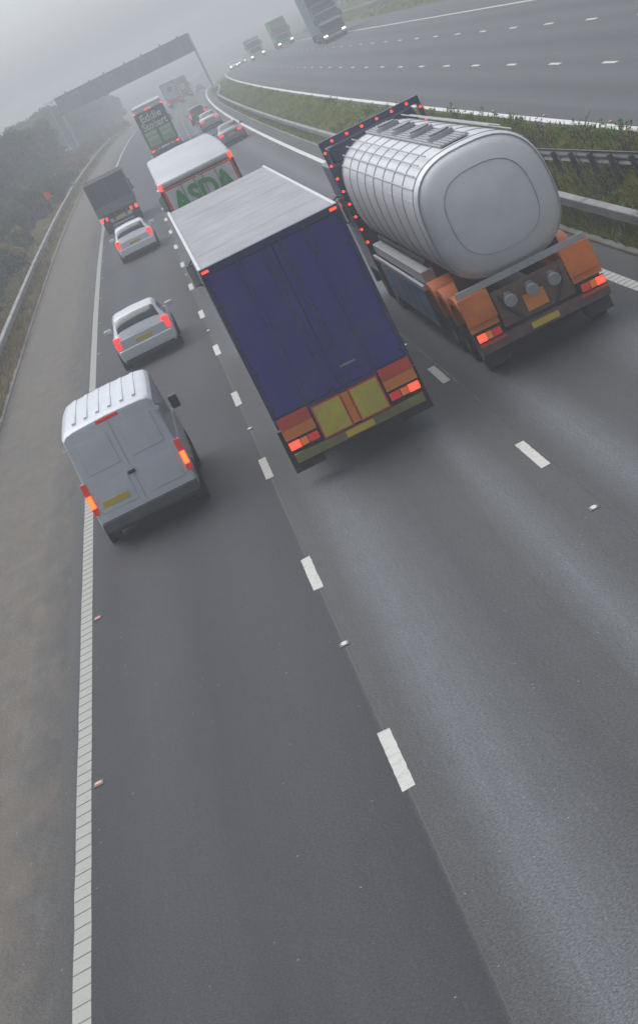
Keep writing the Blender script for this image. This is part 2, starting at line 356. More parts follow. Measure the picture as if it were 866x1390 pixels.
# ------------------------------------------------------------ road studs
stud_metal = mat('stud_casting', (0.16, 0.16, 0.155), 0.5, 0.6, var=0.3, vscale=30)
def make_stud(col, name):
    t = empty('road_stud')
    b = MB(); b.box(-0.075, 0.075, -0.11, 0.11, -0.01, 0.012, stud_metal, 0.006).box(-0.05, 0.05, -0.05, 0.05, 0.012, 0.022, mat('stud_rubber', (0.5, 0.5, 0.48), 0.7), 0.004); b.build('casting', t)
    for sy in (-1, 1):
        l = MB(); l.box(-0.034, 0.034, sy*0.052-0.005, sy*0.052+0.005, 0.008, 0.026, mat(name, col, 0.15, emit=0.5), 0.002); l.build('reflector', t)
    t.scale = (0.85, 0.85, 0.85); return t
def studs(col, matname, label, group, locs):
    p_ = make_stud(col, matname); first = True
    for s_, o_ in locs:
        q = p_ if first else copy_tree(p_); first = False
        q.location = P(s_, o_, 0.004); q.rotation_euler = (0, 0, -float(np.interp(s_, S, TH))+random.uniform(-0.05, 0.05)); tag(q, label, 'road stud', group)
studs((0.9, 0.9, 0.9), 'white_reflector', 'small white cat\'s eye set in the gap of the dashed line beside the left lane', 'cat\'s eyes along the left dashed line', [(27.2, 3.655), (44.9, 3.655), (62.9, 3.655), (80.9, 3.655)])
studs((0.9, 0.9, 0.9), 'white_reflector', 'small white cat\'s eye set in the gap of the dashed line beside the right-hand lane', 'cat\'s eyes along the right dashed line', [(27.7, 7.29), (45.6, 7.29), (63.6, 7.29)])
studs((0.8, 0.12, 0.06), 'red_reflector', 'small red cat\'s eye just inside the ribbed white line by the hard shoulder', 'red cat\'s eyes beside the hard shoulder line', [(26.5, 0.2), (35.1, 0.2), (52.6, 0.2), (61.3, 0.2), (70.1, 0.2), (78.9, 0.2), (87.8, 0.2), (96.6, 0.2), (105.4, 0.2), (114.2, 0.2)])
studs((1.0, 0.32, 0.08), 'amber_reflector', 'small amber cat\'s eye on the far carriageway beside its grass-side white line', 'amber cat\'s eyes of the far carriageway', [(57.3, 15.36), (66.2, 15.36), (75.0, 15.36), (83.9, 15.36)])
# ------------------------------------------------------------ safety barriers
galv = mat('galvanised_steel', (0.27, 0.268, 0.255), 0.55, 0.35, var=0.35, vscale=1.5, bump=0.1, bscale=15, dirt=0.55, stretch=(1, 0.3, 4))
galv_d = mat('dull_galvanised_post', (0.2, 0.2, 0.19), 0.7, 0.2, var=0.35, vscale=5, dirt=0.5)
def w_beam(side):   # cross-section: W profile, thickness 1 cm ; side=+1 faces larger off
    pts = [(0.0, 0.76), (0.03, 0.76), (0.08, 0.70), (0.08, 0.66), (0.03, 0.61), (0.03, 0.59), (0.08, 0.54), (0.08, 0.50), (0.03, 0.45), (0.0, 0.45), (0.015, 0.47), (0.06, 0.51), (0.06, 0.53), (0.012, 0.58), (0.012, 0.62), (0.06, 0.67), (0.06, 0.69), (0.012, 0.74)]
    return [(a*side, h) for a, h in pts]
def box_beam(w_=0.1): return [(-w_, 0.50), (w_, 0.50), (w_, 0.70), (w_-0.015, 0.715), (-w_+0.015, 0.715), (-w_, 0.70)]
def barrier(label, s0, s1, off, side=1, kindb='box', step=2.4, offfun=None, joints=True, group=None):
    root = empty('safety_barrier', P(s0, off if offfun is None else offfun(s0), 0)); tag(root, label, 'safety barrier', group)
    bpy.context.view_layer.update(); inv = root.matrix_world.inverted()
    prof = box_beam() if kindb == 'box' else w_beam(side); gd = galv if kindb == 'box' else mat('shade_darkened_beam', (0.13, 0.135, 0.135), 0.6, 0.3, var=0.3, dirt=0.3); pd = galv_d if kindb == 'box' else mat('dark_barrier_post', (0.085, 0.085, 0.08), 0.75, var=0.3, dirt=0.3)  # W-beam colour carries the shade on its back; its posts are darkened alongside
    o = rail_profile('beam', np.arange(s0, s1+0.1, 2.4 if s1-s0 < 300 else 4), prof, gd, None, off, offfun=offfun); o.data.transform(Matrix.Translation(-root.location)); o.parent = root
    posts = []; s_ = s0+0.3
    while s_ < s1: posts.append(s_); s_ += step
    pm = MB(); a = -0.055*side if kindb != 'box' else 0
    pm.box(-0.03, 0.03, -0.05, 0.05, -0.35, 0.51 if kindb == 'box' else 0.72, pd, 0.006)
    if kindb != 'box': pm.box(-0.055, 0.055, -0.056, -0.046, -0.35, 0.73, pd); pm.box(-0.055, 0.055, 0.046, 0.056, -0.35, 0.73, pd)
    proto = pm.build('post'); proto.parent = root
    rest = MB()
    for i, s_ in enumerate(posts):
        oo = off if offfun is None else float(offfun(s_))
        loc = Vector(P(s_, oo+a, 0))-root.location
        if i < 95:
            q = proto if i == 0 else proto.copy()
            if i: scene.collection.objects.link(q); q.parent = root
            q.location = loc; q.rotation_euler = (0, 0, -float(np.interp(s_, S, TH)))
        else: rest.box(loc.x-0.05, loc.x+0.05, loc.y-0.05, loc.y+0.05, loc.z-0.3, loc.z+0.6, galv_d)
    if rest.v: rest.build('post', root)['kind'] = 'stuff'
    if joints and kindb == 'box':
        jb = MB()
        for s_ in np.arange(s0+3, min(s1, s0+160), 4.8):
            oo = off if offfun is None else float(offfun(s_)); c = Vector(P(s_, oo, 0.61))-root.location; th = float(np.interp(s_, S, TH))
            for dx in (-0.106, 0.106):
                for dy in (-0.12, 0.12):
                    c2 = c+Vector((dx, dy, 0)); jb.cyl(c2-Vector((0.01, 0, 0)), c2+Vector((0.01, 0, 0)), 0.016, galv_d, 6)
            jb.box(c.x-0.085, c.x+0.085, c.y-0.2, c.y+0.2, c.z+0.105, c.z+0.112, galv_d)
        jb.build('joint_plate', root)
    return root
barrier('nearest stretch of grey barrier on the left verge beside the hard shoulder', 55, 196, -3.58, group='left verge barriers')
barrier('far misty stretch of the left verge safety barrier beyond the gap in it', 199, 330, -3.5, group='left verge barriers', offfun=lambda s: -3.5-0.7*max(0, (s-300)/30)**2)
barrier('grey box-beam safety barrier in the central reserve beside the tanker lorry', 30, 262, 12.22)
barrier('dark corrugated safety barrier seen from behind, its many posts standing in the median grass', 30, 84, 13.52, 1, 'w', 1.9, joints=False, offfun=lambda s: 13.6-0.0305*(s-46.6))
# barrier loop round the gantry foot, far along the median
root = barrier('short barrier loop wrapped round an obstacle on the misty central reserve', 262, 330, 12.22, offfun=lambda s: 12.22+1.0*math.sin(min(1, max(0, (s-262)/60))*math.pi), joints=False)
barrier('pale thin safety barrier on the grass bank beyond the far carriageway', 150, 345, 32.7, joints=False)
# ------------------------------------------------------------ overhead gantry
gm = mat('gantry_grey_steel', (0.05, 0.053, 0.058), 0.6, 0.2, var=0.2); gl = mat('gantry_pale_leg', (0.3, 0.31, 0.32), 0.5, 0.4, var=0.2)
GS = 350.0
g0 = P(GS, 1.4, 0, flat=True); gantry = empty('sign_gantry', g0, -float(np.interp(GS, S, TH)))
tag(gantry, 'dark overhead sign gantry spanning the carriageway in the fog', 'gantry')
b = MB(); XL, XR = -11.6, 11.35; zt, zb = 9.25, 6.75
for yy in (-0.9, 0.9):
    for zz in (zt, zb): b.box(XL, XR, yy-0.1, yy+0.1, zz-0.12, zz+0.12, gm)
n = 16
for i in range(n+1):
    x = XL+(XR-XL)*i/n
    b.box(x-0.05, x+0.05, 0.84, 0.96, zb, zt, gm); b.box(x-0.05, x+0.05, -0.8, 0.8, zt-0.05, zt+0.05, gm); b.box(x-0.05, x+0.05, -0.8, 0.8, zb-0.05, zb+0.05, gm)
    if i < n: b.cyl((x, 0.9, zb if i % 2 else zt), (x+(XR-XL)/n, 0.9, zt if i % 2 else zb), 0.06, gm, 6)
b.build('truss', gantry)
c = MB(); nn = 12
for i in range(nn):
    x = XL+0.1+(XR-XL-0.2)*i/nn; c.box(x+0.01, x+(XR-XL-0.2)/nn-0.01, -1.12, -1.03, zb-0.2, zt+0.22, gm, 0.02)
c.build('cladding_panel', gantry)
for i in range(3):
    xc = -9.2+3.65*0+ [0.0, 0, 0][i]; xc = [0.4+1.8-1.4-0.4, 0.4+1.8+3.65-1.8, 0.4+1.8+7.3-1.8][i]-0.6
    sgn = MB(); sgn.box(xc-0.9, xc+0.9, -1.35, -1.13, zb+0.2, zt-0.3, mat('matrix_sign_black', (0.012, 0.012, 0.014), 0.4), 0.03); sgn.box(xc-0.98, xc+0.98, -1.5, -1.35, zt-0.34, zt-0.28, gm); sgn.build('matrix_sign', gantry)
wk = MB(); wk.box(XL, XR, -0.8, 0.8, zb-0.22, zb-0.15, gl); wk.build('walkway', gantry)
for x in (-9.5, -5.5, -3, 0.5, 3.4, 6.6, 9.5):
    l = MB(); l.box(x-0.12, x+0.12, -1.3, -1.0, zt+0.2, zt+0.5, gm, 0.03); l.box(x-0.04, x+0.04, -1.1, -1.02, zt, zt+0.25, gm); l.build('lamp_housing', gantry)
for x, nm in ((XR-0.15, 1), (XL+0.15, 0)):
    for yy in (-0.9, 0.9):
        l = MB(); l.box(x-0.16, x+0.16, yy-0.14, yy+0.14, -1.2, zb-0.13, gl, 0.03); l.box(x-0.3, x+0.3, yy-0.3, yy+0.3, -1.2, 0.15, kerb_m); l.build('leg', gantry)
ld = MB(); x = XL-1.25
ld.box(x-0.05, x+0.05, -0.3, -0.2, -1, zt, gl); ld.box(x-0.05, x+0.05, 0.2, 0.3, -1, zt, gl)
for k in range(30): ld.box(x-0.02, x+0.02, -0.2, 0.2, -0.6+0.33*k, -0.57+0.33*k, gl)
ld.box(x, XL, -0.3, 0.3, zt-0.1, zt, gl)
ld.build('access_ladder', gantry)
# ------------------------------------------------------------ small post with orange-red marker
mk = empty('marker_post', P(172, -4.5)); tag(mk, 'small leaning post with an orange-red marker plate among the left verge bushes', 'marker post')
q = MB(); q.cyl((0, 0, -0.1), (0.05, 0, 1.9), 0.03, galv_d, 8); q.build('post', mk)
q = MB(); q.box(-0.2, 0.26, -0.045, -0.03, 1.45, 2.0, mat('orange_red_plate', (0.95, 0.06, 0.015), 0.4), 0.004); q.build('plate', mk)
# ------------------------------------------------------------ vehicle helpers
rubber = mat('tyre_rubber', (0.022, 0.022, 0.022), 0.85, var=0.2, dirt=0.4, bump=0.2, bscale=40)
steel_w = mat('wheel_steel', (0.3, 0.3, 0.31), 0.45, 0.5, var=0.3, vscale=6, dirt=0.5)
chassis_m = mat('chassis_black', (0.03, 0.03, 0.032), 0.7, var=0.3, dirt=0.6)
blk = mat('black_plastic', (0.02, 0.02, 0.022), 0.55, var=0.2, vscale=8)
glass = mat('dark_window_glass', (0.02, 0.024, 0.028), 0.08, spec=0.8)
red_on = mat('lit_tail_lamp', (1.0, 0.035, 0.015), 0.25, emit=3.0)
red_soft = mat('red_lamp_lens', (0.55, 0.02, 0.015), 0.2, emit=0.25)
amber_l = mat('amber_lamp_lens', (0.8, 0.2, 0.02), 0.2, emit=0.15)
white_on = mat('lit_headlamp', (1.0, 0.93, 0.8), 0.2, emit=3.5)
plate_y = mat('number_plate_yellow', (0.65, 0.46, 0.03), 0.45); plate_w = mat('number_plate_white', (0.7, 0.7, 0.68), 0.45)
bd_yellow = mat('marker_board_yellow', (0.55, 0.47, 0.04), 0.4, var=0.15, dirt=0.4); bd_red = mat('marker_board_red', (0.62, 0.05, 0.02), 0.4, var=0.15, dirt=0.3)
white_p = mat('white_panel_paint', (0.55, 0.56, 0.57), 0.4, var=0.08, vscale=2, coat=0.2, dirt=0.15)
def place(root, s, off, toward=False):
    root.location = P(s, off, 0.004); th = float(np.interp(s, S, TH)); sl_ = float(np.interp(s, S, SL))
    root.rotation_euler = (-sl_ if toward else sl_, 0, -th+(math.pi if toward else 0))
def wheel(par, x, y, r=0.5, wd=0.3, rim=steel_w):
    t = MB(); a = wd/2
    t.lathe([(-a, r*0.6), (-a, r*0.88), (-a*0.8, r*0.98), (-a*0.3, r), (a*0.3, r), (a*0.8, r*0.98), (a, r*0.88), (a, r*0.6)], (0, 0, 0), rubber, 28)
    for k in range(3): t.lathe([((-0.5+0.5*k)*a-0.008, r*1.002), ((-0.5+0.5*k)*a+0.008, r*1.002)], (0, 0, 0), blk, 28)
    o = t.build('wheel', par, 40); o.location = (x, y, r)
    q = MB(); sg_ = 1 if x > 0 else -1
    q.lathe([(a*0.95, r*0.61), (a*0.8, r*0.56), (a*0.35, r*0.48), (a*0.3, r*0.22), (a*0.75, r*0.2), (a*0.8, 0.01)], (0, 0, 0), rim, 24)
    q.lathe([(-a*0.95, r*0.61), (-a*0.7, r*0.5), (-a*0.6, 0.01)], (0, 0, 0), rim, 24)
    for k in range(5):
        tt = 2*math.pi*k/5; c_ = Vector((a*0.5, r*0.36*math.cos(tt), r*0.36*math.sin(tt))); q.cyl(c_, c_+Vector((a*0.12, 0, 0)), r*0.07, blk, 8)
    p_ = q.build('rim', o, 40)
    if sg_ < 0: p_.scale = (-1, 1, 1)
    return o
def text_mesh(name, body, size, m, parent, loc, rot, ext=0.004, bold=0.0, xs=1.0, label=None):
    cu = bpy.data.curves.new(name, 'FONT'); cu.body = body; cu.size = size; cu.extrude = ext; cu.offset = bold; cu.align_x = 'CENTER'; cu.align_y = 'CENTER'; cu.space_line = 0.85; cu.resolution_u = 3
    t = bpy.data.objects.new(name, cu); scene.collection.objects.link(t); bpy.context.view_layer.update()
    me = bpy.data.meshes.new_from_object(t); bpy.data.objects.remove(t); me.name = name
    me.materials.clear(); me.materials.append(m)
    for v in me.vertices: v.co.x *= xs
    o = bpy.data.objects.new(name, me); scene.collection.objects.link(o); o.parent = parent; o.location = loc; o.rotation_euler = rot
    return o
REAR = (R(90), 0, 0)       # text upright on a face looking towards -Y
def lamp_cluster(par, x, z, sx, y=0.0, w_=0.5, h_=0.16, lit=True):
    b = MB(); b.box(x-w_/2, x+w_/2, y-0.05, y+0.02, z-h_/2, z+h_/2, blk, 0.015); o = b.build('tail_lamp', par)
    l = MB(); ws = [(0.0, 0.36, red_on if lit else red_soft), (0.38, 0.62, amber_l), (0.64, 1.0, red_soft)]
    for a, c_, mm in ws:
        xa, xb = x-w_/2+0.01+a*(w_-0.02), x-w_/2+0.01+c_*(w_-0.02)
        if sx > 0: xa, xb = 2*x-xb, 2*x-xa
        l.box(xa, xb-0.004, y-0.062, y-0.051, z-h_/2+0.02, z+h_/2-0.02, mm, 0.004)
    l.build('lens', o); return o
def mirrors(par, x, y, z, toward_y=-1):
    for sx in (-1, 1):
        b = MB(); b.cyl((sx*x, y, z+0.35), (sx*(x+0.13), y, z+0.28), 0.02, blk, 8).cyl((sx*x, y, z-0.35), (sx*(x+0.13), y, z-0.28), 0.02, blk, 8)
        b.box(sx*(x+0.13)-0.09, sx*(x+0.13)+0.09, y-0.06, y+0.06, z-0.3, z+0.26, blk, 0.03)
        o = b.build('wing_mirror', par); g_ = MB(); g_.box(sx*(x+0.13)-0.075, sx*(x+0.13)+0.075, y-0.068, y-0.061, z-0.27, z+0.23, mat('mirror_glass', (0.5, 0.52, 0.55), 0.05, 1.0)); g_.build('mirror_glass', o)
def tractor(par, y0, y1, cabc, hgt=3.7, defl=True, w_=2.48, wheels=True):
    """cab from y0 (rear wall) to y1 (front)"""
    def tp(co):
        if co.z > hgt*0.55 and co.y > (y0+y1)/2: co.y -= (co.z-hgt*0.55)*0.1
        return co
    b = MB(); b.box(-w_/2, w_/2, y0, y1, 0.75, hgt-0.45, cabc, 0.1, 3, tp); b.box(-w_/2+0.12, w_/2-0.12, y0+0.05, y1-0.4, hgt-0.5, hgt, cabc, 0.18, 3); cab = b.build('cab', par, 40)
    ws = MB(); ws.box(-w_/2+0.12, w_/2-0.12, y1-0.14, y1-0.005, 1.95, 2.85, glass, 0.02, 2, tp); ws.build('windscreen', cab)
    for sx in (-1, 1):
        q = MB(); q.box(sx*w_/2-0.006, sx*w_/2+0.006, y1-1.15, y1-0.3, 1.9, 2.7, glass, 0.003); q.build('side_window', cab)
    gr = MB(); gr.box(-0.8, 0.8, y1-0.02, y1+0.03, 1.15, 1.8, blk, 0.02)
    for k in range(4): gr.box(-0.78, 0.78, y1+0.02, y1+0.05, 1.22+0.14*k, 1.26+0.14*k, chassis_m)
    gr.build('grille', par)
    bp__ = MB(); bp__.box(-w_/2, w_/2, y1-0.25, y1+0.08, 0.35, 0.95, cabc, 0.06); bp__.build('front_bumper', par)
    for sx in (-1, 1):
        q = MB(); q.box(sx*0.98-0.2, sx*0.98+0.2, y1+0.06, y1+0.1, 0.58, 0.78, white_on, 0.02); q.build('headlight', par)
    mirrors(par, w_/2, y1-0.3, 2.3)
    ch = MB()
    for sx in (-1, 1): ch.box(sx*0.4-0.05, sx*0.4+0.05, y0-2.6, y1-0.3, 0.7, 0.95, chassis_m)
    ch.build('tractor_chassis', par)
    if wheels:
        for sx in (-1, 1): wheel(par, sx*1.02, y1-1.35, 0.5, 0.32); wheel(par, sx*0.98, y0-1.3, 0.5, 0.5)
def rear_axles(par, ys, wd=0.36, x=1.02):
    for y in ys:
        for sx in (-1, 1): wheel(par, sx*x, y, 0.5, wd)
    b = MB()
    for y in ys: b.cyl((-1, y, 0.5), (1, y, 0.5), 0.07, chassis_m, 10)
    b.build('axle', par)
def lorry_chassis(par, L, zb=1.0):
    b = MB()
    for sx in (-1, 1): b.box(sx*0.45-0.06, sx*0.45+0.06, 0.3, L, zb-0.28, zb-0.02, chassis_m)
    for k in range(8): b.box(-1.2, 1.2, 0.5+k*(L-1)/8, 0.56+k*(L-1)/8, zb-0.12, zb-0.03, chassis_m)
    b.build('chassis', par)
    for sx in (-1, 1):
        s_ = MB()
        for z in (0.5, 0.75): s_.box(sx*1.22-0.02, sx*1.22+0.02, 4.6, L-3.3, z-0.06, z+0.06, steel_w, 0.01)
        for k in range(4): s_.box(sx*1.22-0.015, sx*1.22+0.015, 4.8+k*(L-8.4)/3, 4.86+k*(L-8.4)/3, 0.45, zb-0.03, chassis_m)
        s_.build('side_guard', par)
    for sx in (-1, 1): m_ = MB(); m_.box(sx*1.02-0.28, sx*1.02+0.28, 0.34, 0.36, 0.22, zb-0.1, rubber); m_.build('mud_flap', par)
# ------------------------------------------------------------ A: navy box lorry in the middle lane
A = empty('articulated_lorry'); tag(A, 'large lorry with plain navy blue rear doors and pale grey roof', 'lorry')
navy = mat('navy_door_paint', (0.018, 0.022, 0.21), 0.45, var=0.16, vscale=1.6, stretch=(1, 1, 0.25), dirt=0.22, coat=0.15)
navy2 = mat('navy_frame_paint', (0.018, 0.019, 0.09), 0.45, var=0.2, vscale=2, dirt=0.35)
roof_g = mat('grey_roof_skin', (0.34, 0.34, 0.345), 0.6, var=0.16, vscale=1.0, stretch=(1.2, 0.25, 1), dirt=0.3)
LT = 16.3
b = MB(); b.box(-1.265, 1.265, 0.0, LT, 1.12, 4.04, navy2, 0.015); b.build('trailer_body', A)
b = MB(); b.box(-1.235, 1.235, 0.04, LT-0.04, 4.041, 4.075, roof_g, 0.012)
for k in range(5): b.box(-1.2, 1.2, 2.6+3.1*k, 2.66+3.1*k, 4.074, 4.077, roof_g)
rf = b.build('roof', A)
for sx in (-1, 1):
    e_ = MB(); e_.box(sx*1.25-0.03, sx*1.25+0.03, 0.02, LT, 4.02, 4.1, mat('white_roof_rail', (0.66, 0.66, 0.65), 0.4, var=0.1), 0.012); e_.build('roof_rail', rf)
rodm = mat('worn_navy_rod', (0.05, 0.055, 0.2), 0.4, 0.2, var=0.3, dirt=0.3)
for sx in (-1, 1):
    dr = MB(); dr.box(min(sx*0.008, sx*1.2), max(sx*0.008, sx*1.2), -0.035, -0.002, 1.3, 3.95, navy, 0.008); d_ = dr.build('rear_door', A)
    for xx in (0.16, 0.62):
        lb = MB(); lb.cyl((sx*xx, -0.062, 1.22), (sx*xx, -0.062, 3.98), 0.017, rodm, 10)
        for z in (1.34, 2.0, 2.75, 3.5, 3.9): lb.box(sx*xx-0.05, sx*xx+0.05, -0.075, -0.036, z-0.03, z+0.03, navy2, 0.006)
        lb.box(sx*xx-0.02, sx*xx+0.26*(1 if xx < .3 else -1)*sx, -0.1, -0.08, 1.6, 1.635, steel_w, 0.005) if sx > 0 and xx < .3 else None
        lb.build('lock_bar', d_)
    hg = MB()
    for z in (1.45, 2.1, 2.75, 3.4, 3.8): hg.box(sx*1.19-0.07, sx*1.19+0.05, -0.055, -0.03, z-0.035, z+0.035, navy2, 0.006)
    hg.build('hinge', d_)
fr = MB(); fr.box(-1.27, 1.27, -0.05, 0.12, 3.96, 4.09, navy2, 0.012); fr.box(-1.275, -1.205, -0.045, 0.1, 1.1, 3.96, navy2, 0.01); fr.box(1.205, 1.275, -0.045, 0.1, 1.1, 3.96, navy2, 0.01); fr.box(-1.27, 1.27, -0.06, 0.15, 1.12, 1.28, navy2, 0.01)
fr.build('rear_frame', A)
ft = MB(); ft.box(-0.9, 0.9, 0.02, 0.1, 0.62, 1.12, chassis_m); ft.box(-1.2, 1.2, -0.04, 0.08, 0.44, 0.6, mat('underrun_bar', (0.22, 0.2, 0.07), 0.6, 0.1, var=0.3, dirt=0.6), 0.02)
for x in (-0.62, 0.62): ft.box(x-0.05, x+0.05, 0.02, 0.3, 0.5, 1.12, chassis_m)
ft.build('rear_bumper', A)
for sx in (-1, 1):
    mb_ = MB(); x0, x1 = (sx*0.345-0.275, sx*0.345+0.275)
    mb_.box(x0, x1, -0.085, -0.065, 0.62, 1.22, bd_red, 0.003); mb_.box(x0+0.03, x1-0.03, -0.092, -0.0855, 0.65, 1.19, bd_yellow, 0.002); mb_.build('marker_board', A)
    pb = MB(); pb.box(sx*0.945-0.285, sx*0.945+0.285, -0.08, -0.045, 1.06, 1.27, bd_red, 0.004)
    pb.box(sx*0.945-0.285, sx*0.945+0.285, -0.078, -0.046, 0.87, 1.055, mat('orange_reflector', (0.7, 0.2, 0.02), 0.35, var=0.1), 0.002)
    pb.build('corner_reflector', A)
    lamp_cluster(A, sx*0.94, 0.76, sx, -0.03, 0.56, 0.17)
cs_ = MB(); cs_.box(-0.062, 0.062, -0.08, -0.05, 0.64, 1.2, MATS['orange_reflector'], 0.004); cs_.build('centre_reflector', A)
np_ = MB(); np_.box(-0.26, 0.26, -0.058, -0.042, 0.465, 0.575, plate_y, 0.003); np_.build('number_plate', A)
for sx in (-1, 1):
    ml = MB(); ml.box(sx*1.18-0.06, sx*1.18+0.06, -0.065, -0.05, 4.01, 4.05, red_on, 0.004); ml.build('marker_lamp', A)
lorry_chassis(A, LT-1.5, 1.1); rear_axles(A, (2.6, 3.9, 5.2)); tractor(A, LT+0.45, LT+2.4, navy2, 3.75)
place(A, 37.0, 5.4)
# ------------------------------------------------------------ C: white streamlined lorry with green lettering
C_ = empty('articulated_lorry'); tag(C_, 'white lorry with rounded roof and big green rear letters, just ahead of the navy one', 'lorry')
wr = mat('white_roof_skin', (0.50, 0.51, 0.525), 0.4, var=0.12, vscale=1.2, stretch=(1, .3, 1), dirt=0.12)
wl = mat('white_door_paint', (0.60, 0.61, 0.62), 0.4, var=0.05); grn = mat('signal_green_film', (0.02, 0.26, 0.035), 0.4); dgr = mat('dark_green_trim', (0.012, 0.09, 0.03), 0.45)
V = []; F = []
LC = 13.6; ys = list(np.linspace(0, LC, 24))
def ztop(y): return 3.86+0.30*(1-math.exp(-y/1.6)) - 0.05*max(0, (y-9)/4.6)**2
for y in ys:
    z = ztop(y); V += [(-1.27, y, 1.05), (-1.27, y, z-0.12), (-1.24, y, z-0.04), (-1.15, y, z), (0, y, z+0.03), (1.15, y, z), (1.24, y, z-0.04), (1.27, y, z-0.12), (1.27, y, 1.05)]
for i in range(len(ys)-1):
    for j in range(8): F.append((i*9+j, i*9+j+1, (i+1)*9+j+1, (i+1)*9+j))
    F.append((i*9+8, i*9, (i+1)*9, (i+1)*9+8))
F.append(tuple(range(9))[::-1]); F.append(tuple((len(ys)-1)*9+j for j in range(9)))
MB().add(V, F, wr).build('trailer_body', C_, 50)
rl = MB(); rl.lathe([(-1.26, 0.001), (-1.26, 0.085), (-1.22, 0.1), (1.22, 0.1), (1.26, 0.085), (1.26, 0.001)], (0, -0.03, 3.79), wr, 20); rl.build('rear_spoiler', C_, 40)
fr = MB(); redf = mat('red_reflective_border', (0.6, 0.045, 0.04), 0.4, emit=0.05)
fr.box(-1.27, -1.19, -0.05, -0.002, 1.05, 3.68, dgr, 0.004); fr.box(1.19, 1.27, -0.05, -0.002, 1.05, 3.68, dgr, 0.004); fr.box(-1.27, 1.27, -0.046, -0.002, 3.66, 3.7, dgr); fr.build('rear_frame', C_)
for sx in (-1, 1):
    d_ = MB(); d_.box(min(sx*0.006, sx*1.185), max(sx*0.006, sx*1.185), -0.04, -0.003, 1.1, 3.66, wl, 0.006); dd = d_.build('rear_door', C_)
    t_ = MB(); t_.box(sx*1.15-0.035, sx*1.15+0.035, -0.047, -0.041, 1.1, 3.64, redf); t_.box(min(sx*0.03, sx*1.11), max(sx*0.03, sx*1.11), -0.047, -0.041, 3.59, 3.64, redf); t_.build('reflective_tape', dd)
    for xx in (0.14, 0.58):
        lb = MB(); lb.cyl((sx*xx, -0.066, 1.12), (sx*xx, -0.066, 3.62), 0.015, steel_w, 8); lb.build('lock_bar', dd)
    ml = MB(); ml.box(sx*1.21-0.05, sx*1.21+0.05, -0.14, -0.09, 3.66, 3.86, red_on, 0.01); ml.build('marker_lamp', C_)
    lamp_cluster(C_, sx*0.95, 0.8, sx, -0.03)
text_mesh('lettering', 'ASDA', 1.02, grn, C_, (0, -0.09, 3.05), REAR, 0.003, 0.03, 0.78)
q = MB(); q.box(-1.2, 1.2, -0.03, 0.1, 0.5, 0.66, chassis_m, 0.02); q.box(-1.26, 1.26, -0.05, 0.1, 0.95, 1.08, wl, 0.01); q.build('rear_bumper', C_)
for k in range(4):
    sl2 = MB(); sl2.box(-1.29, -1.272, 0.8+1.6*k, 0.95+1.6*k, 1.35, 1.5, plate_w, 0.004); sl2.build('side_reflector', C_)
lorry_chassis(C_, LC-1, 1.05); rear_axles(C_, (2.2, 3.5, 4.8)); tractor(C_, LC+0.5, LC+2.7, wr, 3.9)
place(C_, 70.4, 5.43)
# ------------------------------------------------------------ D: tall green lorry
D_ = empty('articulated_lorry'); tag(D_, 'tall lorry with dark green rear, pale lettering and two light green panels', 'lorry')
gr1 = mat('deep_green_paint', (0.012, 0.068, 0.03), 0.4, var=0.1); gr2 = mat('light_green_panel', (0.17, 0.36, 0.12), 0.45, var=0.15); gr3 = mat('pale_green_panel', (0.36, 0.5, 0.3), 0.45, var=0.1)
b = MB(); b.box(-1.27, 1.27, 0, 13.6, 1.0, 4.1, gr1, 0.02); b.box(-1.25, 1.25, 2.6, 13.4, 4.09, 4.42, white_p, 0.14, 3); b.build('trailer_body', D_)
rl = MB(); rl.box(-1.27, 1.27, -0.06, 0.6, 3.98, 4.16, white_p, 0.03); rl.build('roof_edge', D_)
for sx in (-1, 1):
    d_ = MB(); d_.box(min(sx*0.006, sx*1.2), max(sx*0.006, sx*1.2), -0.04, -0.002, 1.05, 3.97, gr1, 0.006); dd = d_.build('rear_door', D_)
    p_ = MB(); p_.box(min(sx*0.12, sx*1.1), max(sx*0.12, sx*1.1), -0.05, -0.041, 1.15, 2.35, gr2, 0.003); p_.box(min(sx*0.2, sx*1.02), max(sx*0.2, sx*1.02), -0.055, -0.0505, 1.62, 1.9, gr3, 0.002); p_.box(min(sx*0.13, sx*1.09), max(sx*0.13, sx*1.09), -0.055, -0.0505, 2.05, 2.3, gr3, 0.002); p_.build('light_panel', dd)
    lb = MB(); lb.cyl((sx*0.06, -0.06, 1.1), (sx*0.06, -0.06, 3.9), 0.02, gr1, 8); lb.build('lock_bar', dd)
    ml = MB(); ml.box(sx*1.2-0.06, sx*1.2+0.06, -0.1, -0.062, 3.98, 4.1, red_on, 0.01); ml.build('marker_lamp', D_)
    lamp_cluster(D_, sx*0.95, 0.8, sx, -0.03)
for x in (-0.2, 0.0, 0.2):
    ml = MB(); ml.box(x-0.04, x+0.04, -0.1, -0.062, 4.0, 4.07, red_on, 0.01); ml.build('marker_lamp', D_)
cream = mat('cream_lettering', (0.62, 0.62, 0.55), 0.5)
text_mesh('lettering', 'Eddie', 0.86, cream, D_, (-0.05, -0.055, 3.42), REAR, 0.003, 0.022, 0.95); text_mesh('lettering', 'Stobart', 0.86, cream, D_, (0.0, -0.055, 2.73), REAR, 0.003, 0.022, 0.82)
q = MB(); q.box(-1.2, 1.2, -0.03, 0.1, 0.45, 0.62, chassis_m, 0.02); q.build('rear_bumper', D_)
lorry_chassis(D_, 12.5, 1.0); rear_axles(D_, (2.2, 3.5, 4.8)); tractor(D_, 14.1, 16.3, gr1, 3.9)
place(D_, 180.2, 5.21)
